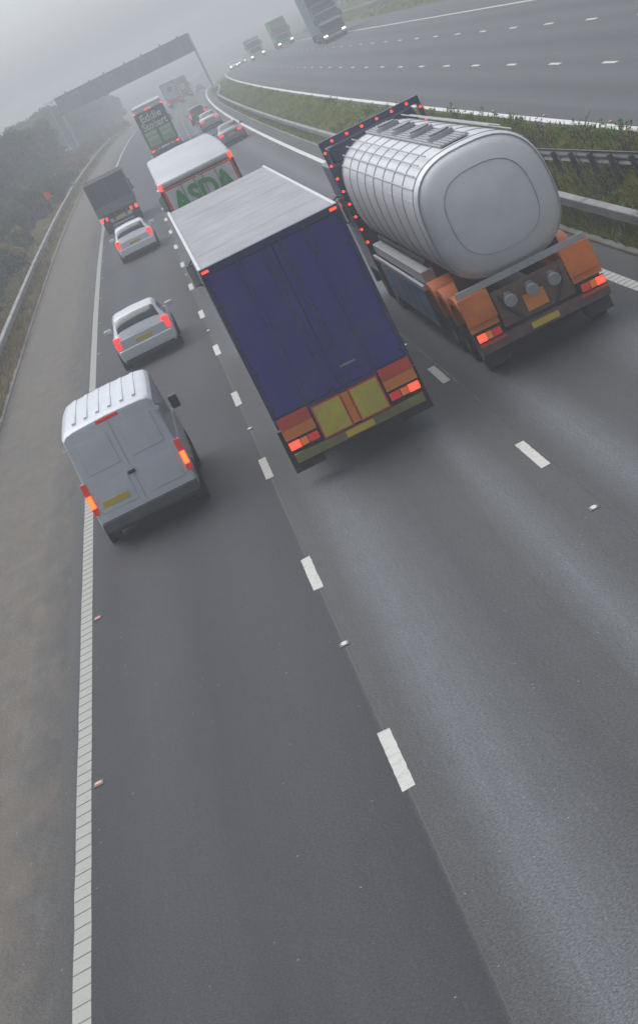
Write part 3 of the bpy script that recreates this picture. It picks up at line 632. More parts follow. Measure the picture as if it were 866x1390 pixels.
# ------------------------------------------------------------ B: silver tanker lorry, outer lane
B = empty('tanker_lorry'); tag(B, 'silver bulk tanker lorry with orange mudguards and blue side skirts', 'lorry')
tank_m = mat('brushed_pale_tank', (0.7, 0.705, 0.715), 0.36, 0.12, var=0.07, vscale=1.0, stretch=(1.5, 0.25, 1.5), dirt=0.1)
band_m = mat('tank_band', (0.4, 0.4, 0.405), 0.5, 0.1, var=0.2)
blue_s = mat('blue_side_skirt', (0.02, 0.14, 0.42), 0.4, var=0.2, vscale=2, dirt=0.3, coat=0.2); dblue = mat('dark_blue_cab_paint', (0.018, 0.028, 0.085), 0.35, var=0.1, coat=0.3)
orange_m = mat('orange_mudguard_plastic', (0.85, 0.2, 0.02), 0.5, var=0.2, vscale=3, dirt=0.35); rust_m = mat('reddish_brown_rear_frame', (0.14, 0.075, 0.06), 0.7, var=0.4, vscale=4, dirt=0.4)
def sq(a, p=2.6): return 1 if a == 0 else 1
prof = [(0.0, 0.02), (0.02, 0.4), (0.08, 0.75), (0.18, 1.0), (0.32, 1.14), (0.5, 1.2)]
ns = 48
def barrel_ring(y, r):
    out = []
    for k in range(ns):
        t = 2*math.pi*k/ns; c_, s_ = math.cos(t), math.sin(t); e = 2/2.7
        out.append((1.02*r*math.copysign(abs(c_)**e, c_), y, 2.72+1.0*r*math.copysign(abs(s_)**e, s_)))
    return out
rings = [(y, r) for y, r in prof]+[(y, 1.2) for y in np.linspace(1.2, 12.0, 12)]+[(12.3, 1.12), (12.5, 0.9), (12.6, 0.5), (12.62, 0.02)]
V = []; 
for y, r in rings: V += barrel_ring(y, r)
F = [(i*ns+k, i*ns+(k+1) % ns, (i+1)*ns+(k+1) % ns, (i+1)*ns+k) for i in range(len(rings)-1) for k in range(ns)]+[tuple(range(ns))[::-1], tuple((len(rings)-1)*ns+k for k in range(ns))]
tk = MB().add(V, F, tank_m).build('tank_barrel', B, 45)
for y in np.linspace(0.6, 11.9, 9):
    V = []; 
    for dy, r in ((-0.04, 1.2), (-0.04, 1.212), (0.04, 1.212), (0.04, 1.2)): V += barrel_ring(y+dy, r)
    MB().add(V, [(i*ns+k, i*ns+(k+1) % ns, (i+1)*ns+(k+1) % ns, (i+1)*ns+k) for i in range(3) for k in range(ns)], band_m).build('tank_band', tk, 30)
for yy, rr_ in ((0.085, 0.76), (0.33, 1.145)):
    V = []
    for dy, r_2 in ((-0.012, rr_), (-0.02, rr_+0.012), (0.012, rr_+0.02), (0.03, rr_+0.004)): V += barrel_ring(yy+dy, r_2)
    MB().add(V, [(i*ns+k, i*ns+(k+1) % ns, (i+1)*ns+(k+1) % ns, (i+1)*ns+k) for i in range(3) for k in range(ns)], band_m).build('weld_ring', tk, 30)
wkm = MB(); wkm.box(-0.28, 0.28, 0.9, 12.0, 3.94, 3.97, band_m, 0.005)
for x in (-0.24, -0.16, -0.08, 0, 0.08, 0.16, 0.24): wkm.box(x-0.012, x+0.012, 0.9, 12.0, 3.97, 3.985, steel_w)
wkm.build('roof_walkway', tk)
for y in (2.4, 4.9, 7.4, 9.9):
    hm = MB(); hm.cyl((0, y, 3.93), (0, y, 4.06), 0.26, band_m, 20).cyl((0, y, 4.06), (0, y, 4.1), 0.2, steel_w, 16); hm.cyl((-0.22, y+0.2, 4.04), (0.22, y+0.2, 4.04), 0.02, steel_w, 6); hm.build('hatch', tk, 40)
for sx in (-1, 1):
    hr = MB()
    for x_, z_ in ((0.62, 3.93), (0.8, 3.84), (0.95, 3.7), (1.07, 3.5), (1.14, 3.3)): hr.cyl((sx*x_, 0.6, z_+0.02), (sx*x_, 12.0, z_+0.02), 0.014, band_m, 6)
    hr.build('tank_rail', tk)

for sx in (-1, 1):
    for k, (y0, y1) in enumerate(((0.1, 1.6), (1.75, 3.0), (3.15, 4.4))):
        V = []; nseg = 10; yc, rr = (y0+y1)/2, (y1-y0)/2
        for i in range(nseg+1):
            t = math.pi*i/nseg; y = yc-rr*math.cos(t); z = 0.98+0.50*math.sin(t)**0.6 if 0 < i < nseg else 0.85
            V += [(sx*0.72, y, z), (sx*1.26, y, z), (sx*1.27, y, z-0.12 if 0 < i < nseg else z), (sx*1.26, y, z-0.015)]
        F = []
        for i in range(nseg):
            for j in range(3): F.append((4*i+j, 4*i+j+1, 4*i+j+5, 4*i+j+4))
        mg = MB().add(V, F, orange_m)
        if k == 0: mg.box(min(sx*0.70, sx*1.27), max(sx*0.70, sx*1.27), 0.02, 0.1, 0.98, 1.5, orange_m, 0.03)
        mg.build('mudguard', B, 50)
    wheel(B, sx*1.0, 0.9, 0.5, 0.36); wheel(B, sx*1.0, 2.38, 0.5, 0.36); wheel(B, sx*1.0, 3.78, 0.5, 0.36)
    sk = MB(); sk.box(sx*1.25-0.03, sx*1.25+0.03, 4.7, 11.6, 0.45, 1.22, blue_s, 0.02)
    for k in range(5): sk.box(sx*1.25-0.034, sx*1.25+0.034, 4.7+1.38*(k+0.97), 4.7+1.38*(k+1), 0.47, 1.2, dblue)
    sk.build('side_skirt', B)
    rb = MB(); rb.box(sx*1.26-0.03, sx*1.26+0.03, 4.5, 12.4, 1.26, 1.36, mat('white_rail_paint', (0.68, 0.68, 0.68), 0.4), 0.01); rb.build('side_rail', B)
    lk = MB(); lk.box(min(sx*0.5, sx*1.2), max(sx*0.5, sx*1.2), 4.6, 12.3, 1.36, 1.6, tank_m, 0.02); lk.build('hose_tray', B)
    lamp_cluster(B, sx*1.0, 0.76, sx, -0.06, 0.46, 0.17)
    rp = MB(); rp.box(sx*0.98-0.25, sx*0.98+0.25, -0.11, -0.095, 0.6, 0.655, bd_red, 0.003); rp.build('rear_reflector', B)
rb = MB(); rb.box(-0.68, 0.68, 0.0, 0.06, 0.72, 1.38, rust_m, 0.02); rb.box(-1.24, 1.24, -0.06, 0.05, 0.45, 0.66, rust_m, 0.02); rb.box(-1.24, 1.24, 0.1, 0.18, 1.5, 1.62, band_m, 0.01)
rb.build('rear_frame', B)
for k in range(3):
    pc = MB(); x = -0.42+0.42*k; pc.cyl((x, 0.1, 1.25), (x, -0.12, 1.15), 0.09, steel_w, 16).cyl((x, -0.12, 1.15), (x, -0.17, 1.13), 0.115, band_m, 16); pc.build('discharge_pipe', B, 40)
pp = MB(); pp.box(-0.26, 0.26, -0.075, -0.062, 0.5, 0.61, plate_y, 0.003); pp.build('number_plate', B)
for sx in (-1, 1):
    for j, zz in enumerate((1.66, 1.7)):
        hs_ = MB(); hs_.cyl((sx*(0.78+0.2*j), 4.7, zz), (sx*(0.78+0.2*j), 12.0, zz), 0.07, blk if j else chassis_m, 12); hs_.build('hose', B, 40)
    mf = MB(); mf.box(sx*1.0-0.22, sx*1.0+0.22, 0.2, 0.215, 0.18, 0.85, rubber); mf.build('mud_flap', B)
    bx_ = MB(); bx_.cyl((sx*0.3, -0.06, 0.75), (sx*0.55, -0.02, 1.05), 0.03, blk, 8); bx_.cyl((sx*0.55, -0.02, 1.05), (sx*0.6, 0.05, 1.4), 0.03, blk, 8); bx_.build('air_hose', B, 40)
hp = MB(); hp.box(-0.2, 0.2, -0.014, 0.0, 0.8, 1.1, mat('orange_hazard_plate', (0.8, 0.25, 0.02), 0.4), 0.003); hp.build('hazard_plate', B)
b = MB()
for sx in (-1, 1): b.box(sx*0.45-0.06, sx*0.45+0.06, 0.2, 14, 0.95, 1.3, chassis_m)
for y in (1.5, 4, 6.5, 9, 11.5): b.box(-1.0, 1.0, y, y+0.12, 1.3, 1.75, chassis_m)
for y in (0.9, 2.38, 3.78): b.cyl((-1, y, 0.5), (1, y, 0.5), 0.07, chassis_m, 10)
b.build('chassis', B)
af = MB(); yA = 13.1
af.box(-1.26, -1.16, yA, yA+0.12, 1.35, 4.05, dblue, 0.02); af.box(1.16, 1.26, yA, yA+0.12, 1.35, 4.05, dblue, 0.02); af.box(-1.26, 1.26, yA, yA+0.12, 3.95, 4.12, dblue, 0.02)
fo = af.build('lamp_frame', B)
for x in np.linspace(-0.95, 0.95, 6):
    q = MB(); q.cyl((x, yA-0.02, 4.04), (x, yA, 4.04), 0.035, blk, 12).cyl((x, yA-0.03, 4.04), (x, yA-0.018, 4.04), 0.03, red_on, 12); q.build('marker_lamp', fo)
for sx in (-1, 1):
    for z in np.linspace(1.6, 3.85, 8):
        q = MB(); q.cyl((sx*1.21, yA-0.02, z), (sx*1.21, yA, z), 0.035, blk, 12).cyl((sx*1.21, yA-0.03, z), (sx*1.21, yA-0.018, z), 0.03, red_on, 12); q.build('marker_lamp', fo)
tractor(B, 13.4, 15.6, dblue, 3.95)
place(B, 38.2, 9.16)
# ------------------------------------------------------------ cars and vans: lofted shells
def catmull(xs, ys, q):
    xs = np.asarray(xs, float); ys = np.asarray(ys, float)
    d = np.gradient(ys, xs); # limit overshoot
    for i in range(1, len(xs)-1):
        a, b_ = (ys[i]-ys[i-1])/(xs[i]-xs[i-1]), (ys[i+1]-ys[i])/(xs[i+1]-xs[i])
        d[i] = 0 if a*b_ <= 0 else 2*a*b_/(a+b_)
    i = np.clip(np.searchsorted(xs, q)-1, 0, len(xs)-2); h = xs[i+1]-xs[i]; t = np.clip((q-xs[i])/h, 0, 1)
    return (2*t**3-3*t**2+1)*ys[i]+(t**3-2*t**2+t)*h*d[i]+(-2*t**3+3*t**2)*ys[i+1]+(t**3-t**2)*h*d[i+1]
class Shell:
    """stations: y, half-width, belt z, top z, top half-width"""
    def __init__(s, st, zb, W, tumble=0.0):
        s.y = [a[0] for a in st]; s.zb = zb; s.hw = [a[1] for a in st]; s.be = [a[2] for a in st]; s.to = [a[3] for a in st]; s.tw = [a[4] for a in st]
    def pt(s, y, t):   # t 0..1 : left sill -> over roof -> right sill
        hw, be, to, tw = (float(catmull(s.y, q, y)) for q in (s.hw, s.be, s.to, s.tw))
        mid = (s.zb+be)/2
        pr = [(0.0, -hw*0.93, s.zb), (0.04, -hw*0.985, s.zb+0.1), (0.12, -hw, mid), (0.2, -hw*0.985, be-0.04), (0.225, -hw*0.955, be), (0.34, -(tw+0.03), max(be+0.01, to-0.10)), (0.37, -tw*0.95, max(be+0.015, to-0.03)), (0.41, -tw*0.8, max(be+0.02, to)), (0.5, 0, max(be+0.025, to+0.025))]
        T = t if t <= 0.5 else 1-t; ts = [a[0] for a in pr]
        i = min(max(int(np.searchsorted(ts, T))-1, 0), len(ts)-2); f = (T-ts[i])/(ts[i+1]-ts[i])
        x = pr[i][1]*(1-f)+pr[i+1][1]*f; z = pr[i][2]*(1-f)+pr[i+1][2]*f
        return Vector((x if t <= 0.5 else -x, y, z))
    def nrm(s, y, t):
        e = 1e-3; a = s.pt(y+e, t)-s.pt(y-e, t); c = s.pt(y, min(1, t+e))-s.pt(y, max(0, t-e)); n_ = c.cross(a)
        if n_.length < 1e-9: return Vector((0, 0, 1))
        n_.normalize(); return n_ if n_.dot(s.pt(y, t)-Vector((0, y, 0.7))) > 0 else -n_
    def body(s, name, m, par, ny=60):
        ts = [0, .02, .04, .08, .12, .16, .2, .225, .28, .34, .355, .37, .39, .41, .455, .5]; ts = ts+[1-t for t in ts[-2::-1]]
        ysn = np.linspace(s.y[0], s.y[-1], ny); V = []
        for y in ysn: V += [s.pt(y, t) for t in ts]
        k = len(ts); F = [(i*k+j, i*k+j+1, (i+1)*k+j+1, (i+1)*k+j) for i in range(ny-1) for j in range(k-1)]
        F += [(i*k+k-1, i*k, (i+1)*k, (i+1)*k+k-1) for i in range(ny-1)]
        F += [tuple(range(k))[::-1], tuple((ny-1)*k+j for j in range(k))]
        return MB().add(V, F, m).build(name, par, 32)
    def panel(s, name, m, par, y0, y1, t0, t1, e=0.006, ny=8, ntt=10, shape=None):
        V = []
        for i in range(ny+1):
            y = y0+(y1-y0)*i/ny
            a, b_ = (t0, t1) if shape is None else shape(i/ny, t0, t1)
            for j in range(ntt+1):
                t = a+(b_-a)*j/ntt; V.append(s.pt(y, t)+s.nrm(y, t)*e)
        k = ntt+1; F = [(i*k+j, i*k+j+1, (i+1)*k+j+1, (i+1)*k+j) for i in range(ny) for j in range(ntt)]
        return MB().add(V, F, m).build(name, par, 60)
def car(name, label, cat, paint_, kind='hatch', L=4.1, W=1.76, H=1.47, lit=True, group=None, lamp_v=True, toward=False, platex=0):
    root = empty(name); tag(root, label, cat, group); w_ = W/2
    if kind == 'hatch':
        st = [(0.0, w_*0.86, 0.84, 0.9, w_*0.74), (0.07, w_*0.95, 0.9, 1.0, w_*0.76), (0.32, w_*0.985, 0.93, 1.3, w_*0.72), (0.55, w_, 0.93, H-0.04, w_*0.70), (0.95, w_, 0.93, H, w_*0.71), (1.7, w_, 0.93, H, w_*0.73), (2.35, w_, 0.92, H-0.05, w_*0.72), (3.05, w_, 0.93, 0.97, w_*0.84), (3.7, w_*0.97, 0.82, 0.86, w_*0.75), (L-0.08, w_*0.86, 0.64, 0.68, w_*0.6), (L, w_*0.78, 0.5, 0.54, w_*0.5)]
        rg, roofy = (0.13, 0.5), 0.55
    else:
        st = [(0.0, w_*0.84, 0.82, 0.86, w_*0.7), (0.06, w_*0.93, 0.9, 0.95, w_*0.76), (0.5, w_*0.98, 0.95, 0.985, w_*0.8), (0.72, w_, 0.95, 1.04, w_*0.76), (1.25, w_, 0.94, H-0.04, w_*0.66), (1.7, w_, 0.93, H, w_*0.68), (2.3, w_, 0.93, H-0.01, w_*0.7), (2.75, w_, 0.92, H-0.08, w_*0.7), (3.45, w_, 0.92, 0.96, w_*0.84), (4.1, w_*0.96, 0.8, 0.84, w_*0.75), (L-0.08, w_*0.85, 0.62, 0.66, w_*0.6), (L, w_*0.78, 0.48, 0.52, w_*0.5)]
        rg, roofy = (0.76, 1.2), 1.25
    sh = Shell(st, 0.24, W); body = sh.body('body', paint_, root)
    gs = 0.37 if kind == 'hatch' else 0.36
    sh.panel('rear_window', glass, root, rg[0]+0.02, rg[1], 0.365, 0.635, 0.007)
    wy = 2.42 if kind == 'hatch' else 2.85; wy2 = 2.98 if kind == 'hatch' else 3.38
    sh.panel('windscreen', glass, root, wy, wy2, 0.36, 0.64, 0.007)
    for a, b_ in ((0.235, 0.325), (0.675, 0.765)):
        yy = [0.65, 1.45, 2.3] if kind == 'hatch' else [1.3, 2.0, 2.85]
        for k in range(2): sh.panel('side_window', glass, root, yy[k]+0.04, yy[k+1]-0.04, a, b_, 0.007, 5, 5)
    bm_ = MB()
    bm_.box(-w_*0.93, w_*0.93, -0.1, 0.3, 0.30, 0.62, paint_, 0.07, 3); bm_.build('rear_bumper', root, 40)
    sk = MB(); sk.box(-w_*0.86, w_*0.86, -0.09, 0.2, 0.2, 0.36, blk, 0.03); sk.build('bumper_skirt', root)
    fb = MB(); fb.box(-w_*0.88, w_*0.88, L-0.3, L+0.05, 0.25, 0.58, paint_, 0.08, 3); fb.build('front_bumper', root, 40)
    tail = MB(); tail.box(-w_*0.8, w_*0.8, -0.035, 0.08, 0.6, 0.9, paint_, 0.04, 3); tl = tail.build('tailgate', root, 40)
    pl = MB(); pl.box(platex-0.26, platex+0.26, -0.048, -0.036, 0.66, 0.77, plate_y, 0.003); pl.build('number_plate', root)
    for sx in (-1, 1):
        l = MB()
        if lamp_v: l.box(sx*w_*0.84-0.1, sx*w_*0.84+0.1, -0.03, 0.17, 0.66, 1.0, red_soft if not lit else mat('glowing_car_lamp', (0.85, 0.03, 0.03), 0.2, emit=1.2), 0.035, 3)
        else: l.box(sx*w_*0.74-0.17, sx*w_*0.74+0.17, -0.045, 0.12, 0.72, 0.87, mat('glowing_car_lamp', (0.85, 0.03, 0.03), 0.2, emit=1.2), 0.03, 3)
        l.build('tail_lamp', root, 40)
        mm = MB(); my = 2.55 if kind == 'hatch' else 3.0; mm.box(sx*(w_+0.1)-0.11, sx*(w_+0.1)+0.11, my-0.07, my+0.09, 0.93, 1.07, paint_, 0.04, 3); mm.build('wing_mirror', root, 40)
        hl = MB(); hl.box(sx*w_*0.68-0.17, sx*w_*0.68+0.17, L-0.12, L+0.02, 0.58, 0.72, white_on if toward else plate_w, 0.04); hl.build('headlight', root)
        for y in (0.78, L-0.82):
            wheel(root, sx*(w_-0.11), y, 0.31, 0.21)
            ar = MB(); ar.lathe([(-0.06, 0.36), (0.06, 0.36)], (sx*(w_-0.03), y, 0.33), blk, 24); ar.lathe([(0.0, 0.02), (0.0, 0.36)], (sx*(w_-0.075), y, 0.33), blk, 24); ar.build('wheel_arch', root)
    bt = MB(); bt.box(-w_*0.85, w_*0.85, 0.3, L-0.3, 0.17, 0.26, blk); bt.build('underbody', root)
    return root
silver = mat('silver_car_paint', (0.42, 0.43, 0.44), 0.32, 0.5, var=0.04, coat=0.6); white_c = mat('white_car_paint', (0.74, 0.75, 0.76), 0.35, var=0.04, coat=0.5)
steelg = mat('slate_grey_car_paint', (0.16, 0.175, 0.2), 0.32, 0.5, coat=0.6); darkc = mat('dark_green_grey_car_paint', (0.05, 0.06, 0.062), 0.3, 0.4, coat=0.6); silver2 = mat('light_silver_car_paint', (0.62, 0.63, 0.645), 0.32, 0.2, coat=0.6)
G_ = car('car', 'silver hatchback directly ahead of the big white van in the left lane', 'car', silver2, 'hatch'); place(G_, 62.4, 1.98)
F_ = car('car', 'white hatchback in the left lane close behind the dark grey box van', 'car', white_c, 'hatch'); place(F_, 98.0, 2.15)
K_ = car('car', 'slate grey saloon in the right-hand lane, beside the rounded white lorry', 'car', steelg, 'saloon', 4.5, 1.8, 1.44, lamp_v=False); place(K_, 149.4, 9.55)
J_ = car('car', 'light silver saloon, the middle one of the three cars in the right-hand lane', 'car', silver, 'saloon', 4.4, 1.78, 1.44, lamp_v=False); place(J_, 190.0, 9.4)
I_ = car('car', 'dark tall hatchback leading the three cars in the right-hand lane', 'car', darkc, 'hatch', 4.2, 1.8, 1.62, lamp_v=True); place(I_, 217, 9.0)
Q_ = car('car', 'faint dark car far ahead in the fog beyond the gantry', 'car', darkc, 'hatch', 4.2, 1.8, 1.5); place(Q_, 455, 8.9)
O1 = car('car', 'oncoming pale car with lit headlamps in the fog on the far carriageway', 'car', silver, 'hatch', toward=True); place(O1, 418, 17.2, True)
O2 = car('car', 'second oncoming car with a lit lamp just behind the pale one', 'car', darkc, 'hatch', toward=True); place(O2, 462, 18.9, True)
# ------------------------------------------------------------ H: white panel van
H_ = empty('panel_van'); tag(H_, 'big white panel van with lit rear lamps, nearest vehicle in the left lane', 'van')
vw = mat('white_van_paint', (0.66, 0.69, 0.72), 0.36, var=0.06, vscale=1.5, coat=0.35, dirt=0.12)
hw = 0.985; Hh = 2.32
st = [(0.0, hw*0.97, 1.25, Hh-0.06, hw*0.86), (0.06, hw*0.99, 1.25, Hh-0.02, hw*0.875), (0.4, hw, 1.25, Hh, hw*0.88), (2.5, hw, 1.25, Hh+0.02, hw*0.89), (3.5, hw, 1.25, Hh, hw*0.88), (3.95, hw, 1.24, Hh-0.14, hw*0.84), (4.7, hw, 1.2, 1.3, hw*0.86), (5.15, hw*0.95, 1.0, 1.06, hw*0.8), (5.38, hw*0.84, 0.72, 0.78, hw*0.7)]
sh = Shell(st, 0.32, 1.97); sh.body('body', vw, H_, 80)
rib = MB()
for x in (-0.6, -0.36, -0.12, 0.12, 0.36, 0.6): rib.box(x-0.035, x+0.035, 0.35, 3.3, Hh-0.01, Hh+0.036+0.022*(1-abs(x)/0.8), vw, 0.012)
rib.build('roof_rib', H_)
sh.panel('windscreen', glass, H_, 4.02, 4.62, 0.355, 0.645, 0.007)
for a, b_ in ((0.235, 0.325), (0.675, 0.765)): sh.panel('side_window', glass, H_, 3.2, 4.0, a, b_, 0.007, 5, 5)
for sx in (-1, 1):
    dr = MB(); V = []; F = []
    zs = [0.52, 0.9, 1.25, 1.7, 2.1, 2.24]; xo = [0.915, 0.93, 0.92, 0.87, 0.82, 0.78]
    for z, xx in zip(zs, xo): V += [(sx*0.008, -0.022, z), (sx*xx, -0.018, z), (sx*0.008, 0.02, z), (sx*xx, 0.02, z)]
    for i in range(5): 
        a = 4*i; F += [(a, a+1, a+5, a+4), (a+1, a+3, a+7, a+5), (a+2, a, a+4, a+6)]
    F += [(0, 1, 3, 2), (20, 21, 23, 22)]
    d_ = dr.add(V, F, vw).build('rear_door', H_)
    pr = MB(); pr.box(min(sx*0.12, sx*0.74), max(sx*0.12, sx*0.74), -0.034, -0.02, 1.42, 2.02, vw, 0.012, 3); pr.box(min(sx*0.12, sx*0.8), max(sx*0.12, sx*0.8), -0.032, -0.02, 0.68, 1.2, vw, 0.01, 3); pr.build('pressed_panel', d_, 40)
    hg = MB()
    for z in (0.75, 1.32, 2.0): hg.box(sx*0.9-0.07, sx*0.9+0.03, -0.04, -0.018, z-0.03, z+0.03, vw, 0.008)
    hg.build('hinge', d_)
    tl = MB(); tl.box(sx*0.93-0.055, sx*0.93+0.055, -0.05, 0.1, 0.72, 1.34, mat('van_lamp_lens', (0.5, 0.03, 0.02), 0.2, emit=0.3), 0.02); t_ = tl.build('tail_lamp', H_)
    bl = MB(); bl.box(sx*0.93-0.045, sx*0.93+0.045, -0.06, -0.048, 0.86, 1.1, mat('van_lamp_lit', (1.0, 0.06, 0.01), 0.2, emit=4.5), 0.01); bl.build('lit_lens', t_)
    mm = MB(); mm.box(sx*1.08-0.09, sx*1.08+0.09, 4.0, 4.14, 1.25, 1.52, MATS['grey_mirror'] if 'grey_mirror' in MATS else mat('grey_mirror', (0.09,0.09,0.095), 0.5), 0.04, 3); mm.build('wing_mirror', H_)
    for y in (0.95, 4.35):
        wheel(H_, sx*0.87, y, 0.34, 0.22)
        ar = MB(); ar.lathe([(-0.05, 0.4), (0.05, 0.4)], (sx*0.945, y, 0.36), blk, 24); ar.lathe([(0, 0.02), (0, 0.4)], (sx*0.9, y, 0.36), blk, 24); ar.build('wheel_arch', H_)
hd = MB(); hd.box(-0.1, 0.04, -0.06, -0.02, 1.14, 1.2, blk, 0.008); hd.build('door_handle', H_)
bk = MB(); bk.box(-0.94, 0.94, -0.14, 0.15, 0.34, 0.54, mat('grey_bumper_plastic', (0.07, 0.072, 0.075), 0.6, var=0.2), 0.04, 3); bk.build('rear_bumper', H_, 40)
pl = MB(); pl.box(-0.76, -0.24, -0.045, -0.033, 0.78, 0.89, plate_y, 0.003); pl.build('number_plate', H_)
bl = MB(); bl.box(-0.22, 0.22, -0.03, 0.02, 2.2, 2.26, red_soft, 0.01); bl.build('high_brake_lamp', H_)
ub = MB(); ub.box(-0.85, 0.85, 0.3, 5.0, 0.22, 0.34, blk); ub.build('underbody', H_)
place(H_, 39.6, 1.5)
# ------------------------------------------------------------ E: dark grey box lorry
E_ = empty('box_van'); tag(E_, 'small dark grey box lorry with paired red lamps, foremost in the left lane', 'lorry')
eg = mat('slate_grey_box_panel', (0.085, 0.092, 0.105), 0.5, var=0.12, vscale=1.5, dirt=0.2); eg2 = mat('lighter_slate_tailboard', (0.16, 0.17, 0.19), 0.5, var=0.1)
b = MB(); b.box(-1.12, 1.12, 0, 4.6, 1.0, 2.92, eg, 0.06, 3); b.build('box_body', E_)
for k in range(5):
    q = MB(); q.box(-1.1, 1.1, 0.4+0.9*k, 0.46+0.9*k, 2.915, 2.94, eg, 0.005); q.build('roof_bow', E_)
q = MB(); q.box(-1.1, 1.1, -0.06, 0.0, 1.05, 1.55, eg2, 0.015); q.build('tailboard', E_)
q = MB(); q.box(-1.05, 1.05, -0.012, -0.001, 1.6, 2.82, eg, 0.004); q.cyl((0, -0.03, 1.6), (0, -0.03, 2.8), 0.015, eg2, 8); q.build('rear_curtain', E_)
q = MB(); q.box(-1.0, 1.0, 0.0, 0.08, 0.42, 0.56, chassis_m, 0.02); q.box(-0.4, -0.3, 0.1, 5.5, 0.6, 1.0, chassis_m); q.box(0.3, 0.4, 0.1, 5.5, 0.6, 1.0, chassis_m); q.build('chassis', E_)
for sx in (-1, 1):
    for xx in (0.72, 1.02):
        l = MB(); l.box(sx*xx-0.07, sx*xx+0.07, -0.05, 0.0, 0.74, 0.94, red_on if xx > 0.9 else mat('glowing_car_lamp', (0.85, 0.03, 0.03)), 0.02); l.build('tail_lamp', E_)
    wheel(E_, sx*0.85, 1.2, 0.4, 0.4); wheel(E_, sx*0.9, 5.2, 0.4, 0.25)
q = MB(); q.box(-0.26, 0.26, -0.012, 0.0, 0.62, 0.73, plate_y, 0.003); q.build('number_plate', E_)
b = MB(); b.box(-1.0, 1.0, 4.75, 6.5, 0.5, 2.2, eg, 0.15, 3, lambda c: Vector((c.x*(0.9 if c.z > 1.5 else 1), c.y-(max(0, c.z-1.4)*0.45 if c.y > 5.5 else 0), c.z))); b.build('cab', E_, 40)
mirrors(E_, 1.05, 5.7, 1.75)
place(E_, 120.6, 1.45)
# ------------------------------------------------------------ far lorries ahead in the fog
def plain_lorry(label, body_m, rear_fn, s_, off, H=4.1, cab=None, toward=False):
    r_ = empty('articulated_lorry'); tag(r_, label, 'lorry')
    b = MB(); b.box(-1.27, 1.27, 0, 13.2, 1.0, H, body_m, 0.03); b.build('trailer_body', r_)
    rear_fn(r_, H); q = MB(); q.box(-1.2, 1.2, -0.03, 0.1, 0.45, 0.62, chassis_m, 0.02); q.build('rear_bumper', r_)
    for sx in (-1, 1): lamp_cluster(r_, sx*0.95, 0.8, sx, -0.03)
    lorry_chassis(r_, 12.3, 1.0); rear_axles(r_, (2.2, 3.5, 4.8)); tractor(r_, 13.7, 15.8, cab or body_m, 3.8); place(r_, s_, off, toward); return r_
def rear_red(r_, H):
    for sx in (-1, 1):
        d_ = MB(); d_.box(min(sx*0.01, sx*1.2), max(sx*0.01, sx*1.2), -0.04, -0.002, 1.1, H-0.1, white_p, 0.006); d_.build('rear_door', r_)
    f = MB(); f.box(-1.27, -1.15, -0.07, -0.042, 1.0, H, rust_m); f.box(1.15, 1.27, -0.07, -0.042, 1.0, H, rust_m); f.box(-1.15, 1.15, -0.07, -0.042, H-0.14, H, rust_m); f.box(-1.15, 1.15, -0.07, -0.042, 1.0, 1.4, redf); f.build('rear_frame', r_)
    f = MB(); f.cyl((0.05, -0.05, 2.95), (0.05, -0.042, 2.95), 0.42, chassis_m, 20); f.build('door_emblem', r_)
plain_lorry('white-backed lorry with a reddish rear frame beneath the gantry in the fog', white_p, rear_red, 366, 6.0)
def rear_grey(r_, H):
    d_ = MB(); d_.box(-1.2, 1.2, -0.04, -0.002, 1.1, H-0.1, mat('faded_red_grey_door', (0.2, 0.13, 0.125), 0.5, var=0.2), 0.006); d_.build('rear_door', r_)
    f = MB(); f.cyl((0.3, -0.05, 2.4), (0.3, -0.042, 2.4), 0.6, white_p, 20); f.build('door_emblem', r_)
plain_lorry('faint reddish grey lorry furthest ahead in the fog', mat('dull_grey_side', (0.15, 0.14, 0.14), 0.5), rear_grey, 405, 7.0)
# oncoming
def green_lorry():
    r_ = empty('articulated_lorry'); tag(r_, 'oncoming pale green lorry on the far carriageway, beside the white one', 'lorry')
    gp = mat('leaf_green_paint', (0.10, 0.27, 0.07), 0.45, var=0.15)
    b = MB(); b.box(-1.27, 1.27, 0, 13.2, 1.0, 4.25, gp, 0.04); b.build('trailer_body', r_)
    tractor(r_, 13.6, 15.7, gp, 4.2)
    for k, z in enumerate((1.9, 3.05)):
        q = MB(); q.box(-1.1, 1.1, 15.71, 15.76, z-0.04, z+0.05, white_p, 0.01); q.build('trim_bar', r_)
    q = MB(); q.box(0.4, 1.2, 15.79, 15.82, 0.4, 0.56, bd_yellow, 0.01); q.box(-1.2, -0.4, 15.79, 15.82, 0.4, 0.56, bd_yellow, 0.01); q.build('bumper_panel', r_)
    lorry_chassis(r_, 12.3, 1.0); rear_axles(r_, (2.2, 3.5, 4.8)); return r_
o_ = green_lorry(); place(o_, 345, 24.9, True)
r_ = empty('tipper_lorry'); tag(r_, 'oncoming white lorry with a pale rimmed open body and lit headlamps, in the fog', 'lorry')
tractor(r_, 7.6, 9.6, white_p, 3.1); b = MB()
b.box(-1.25, 1.25, 0, 7.2, 1.1, 1.3, white_p, 0.02)
for sx in (-1, 1): b.box(sx*1.22-0.04, sx*1.22+0.04, 0, 7.2, 1.3, 3.3, mat('dull_grey_side', (0.15, 0.14, 0.14)), 0.02); b.box(sx*1.22-0.08, sx*1.22+0.08, -0.05, 7.25, 3.28, 3.46, white_p, 0.03)
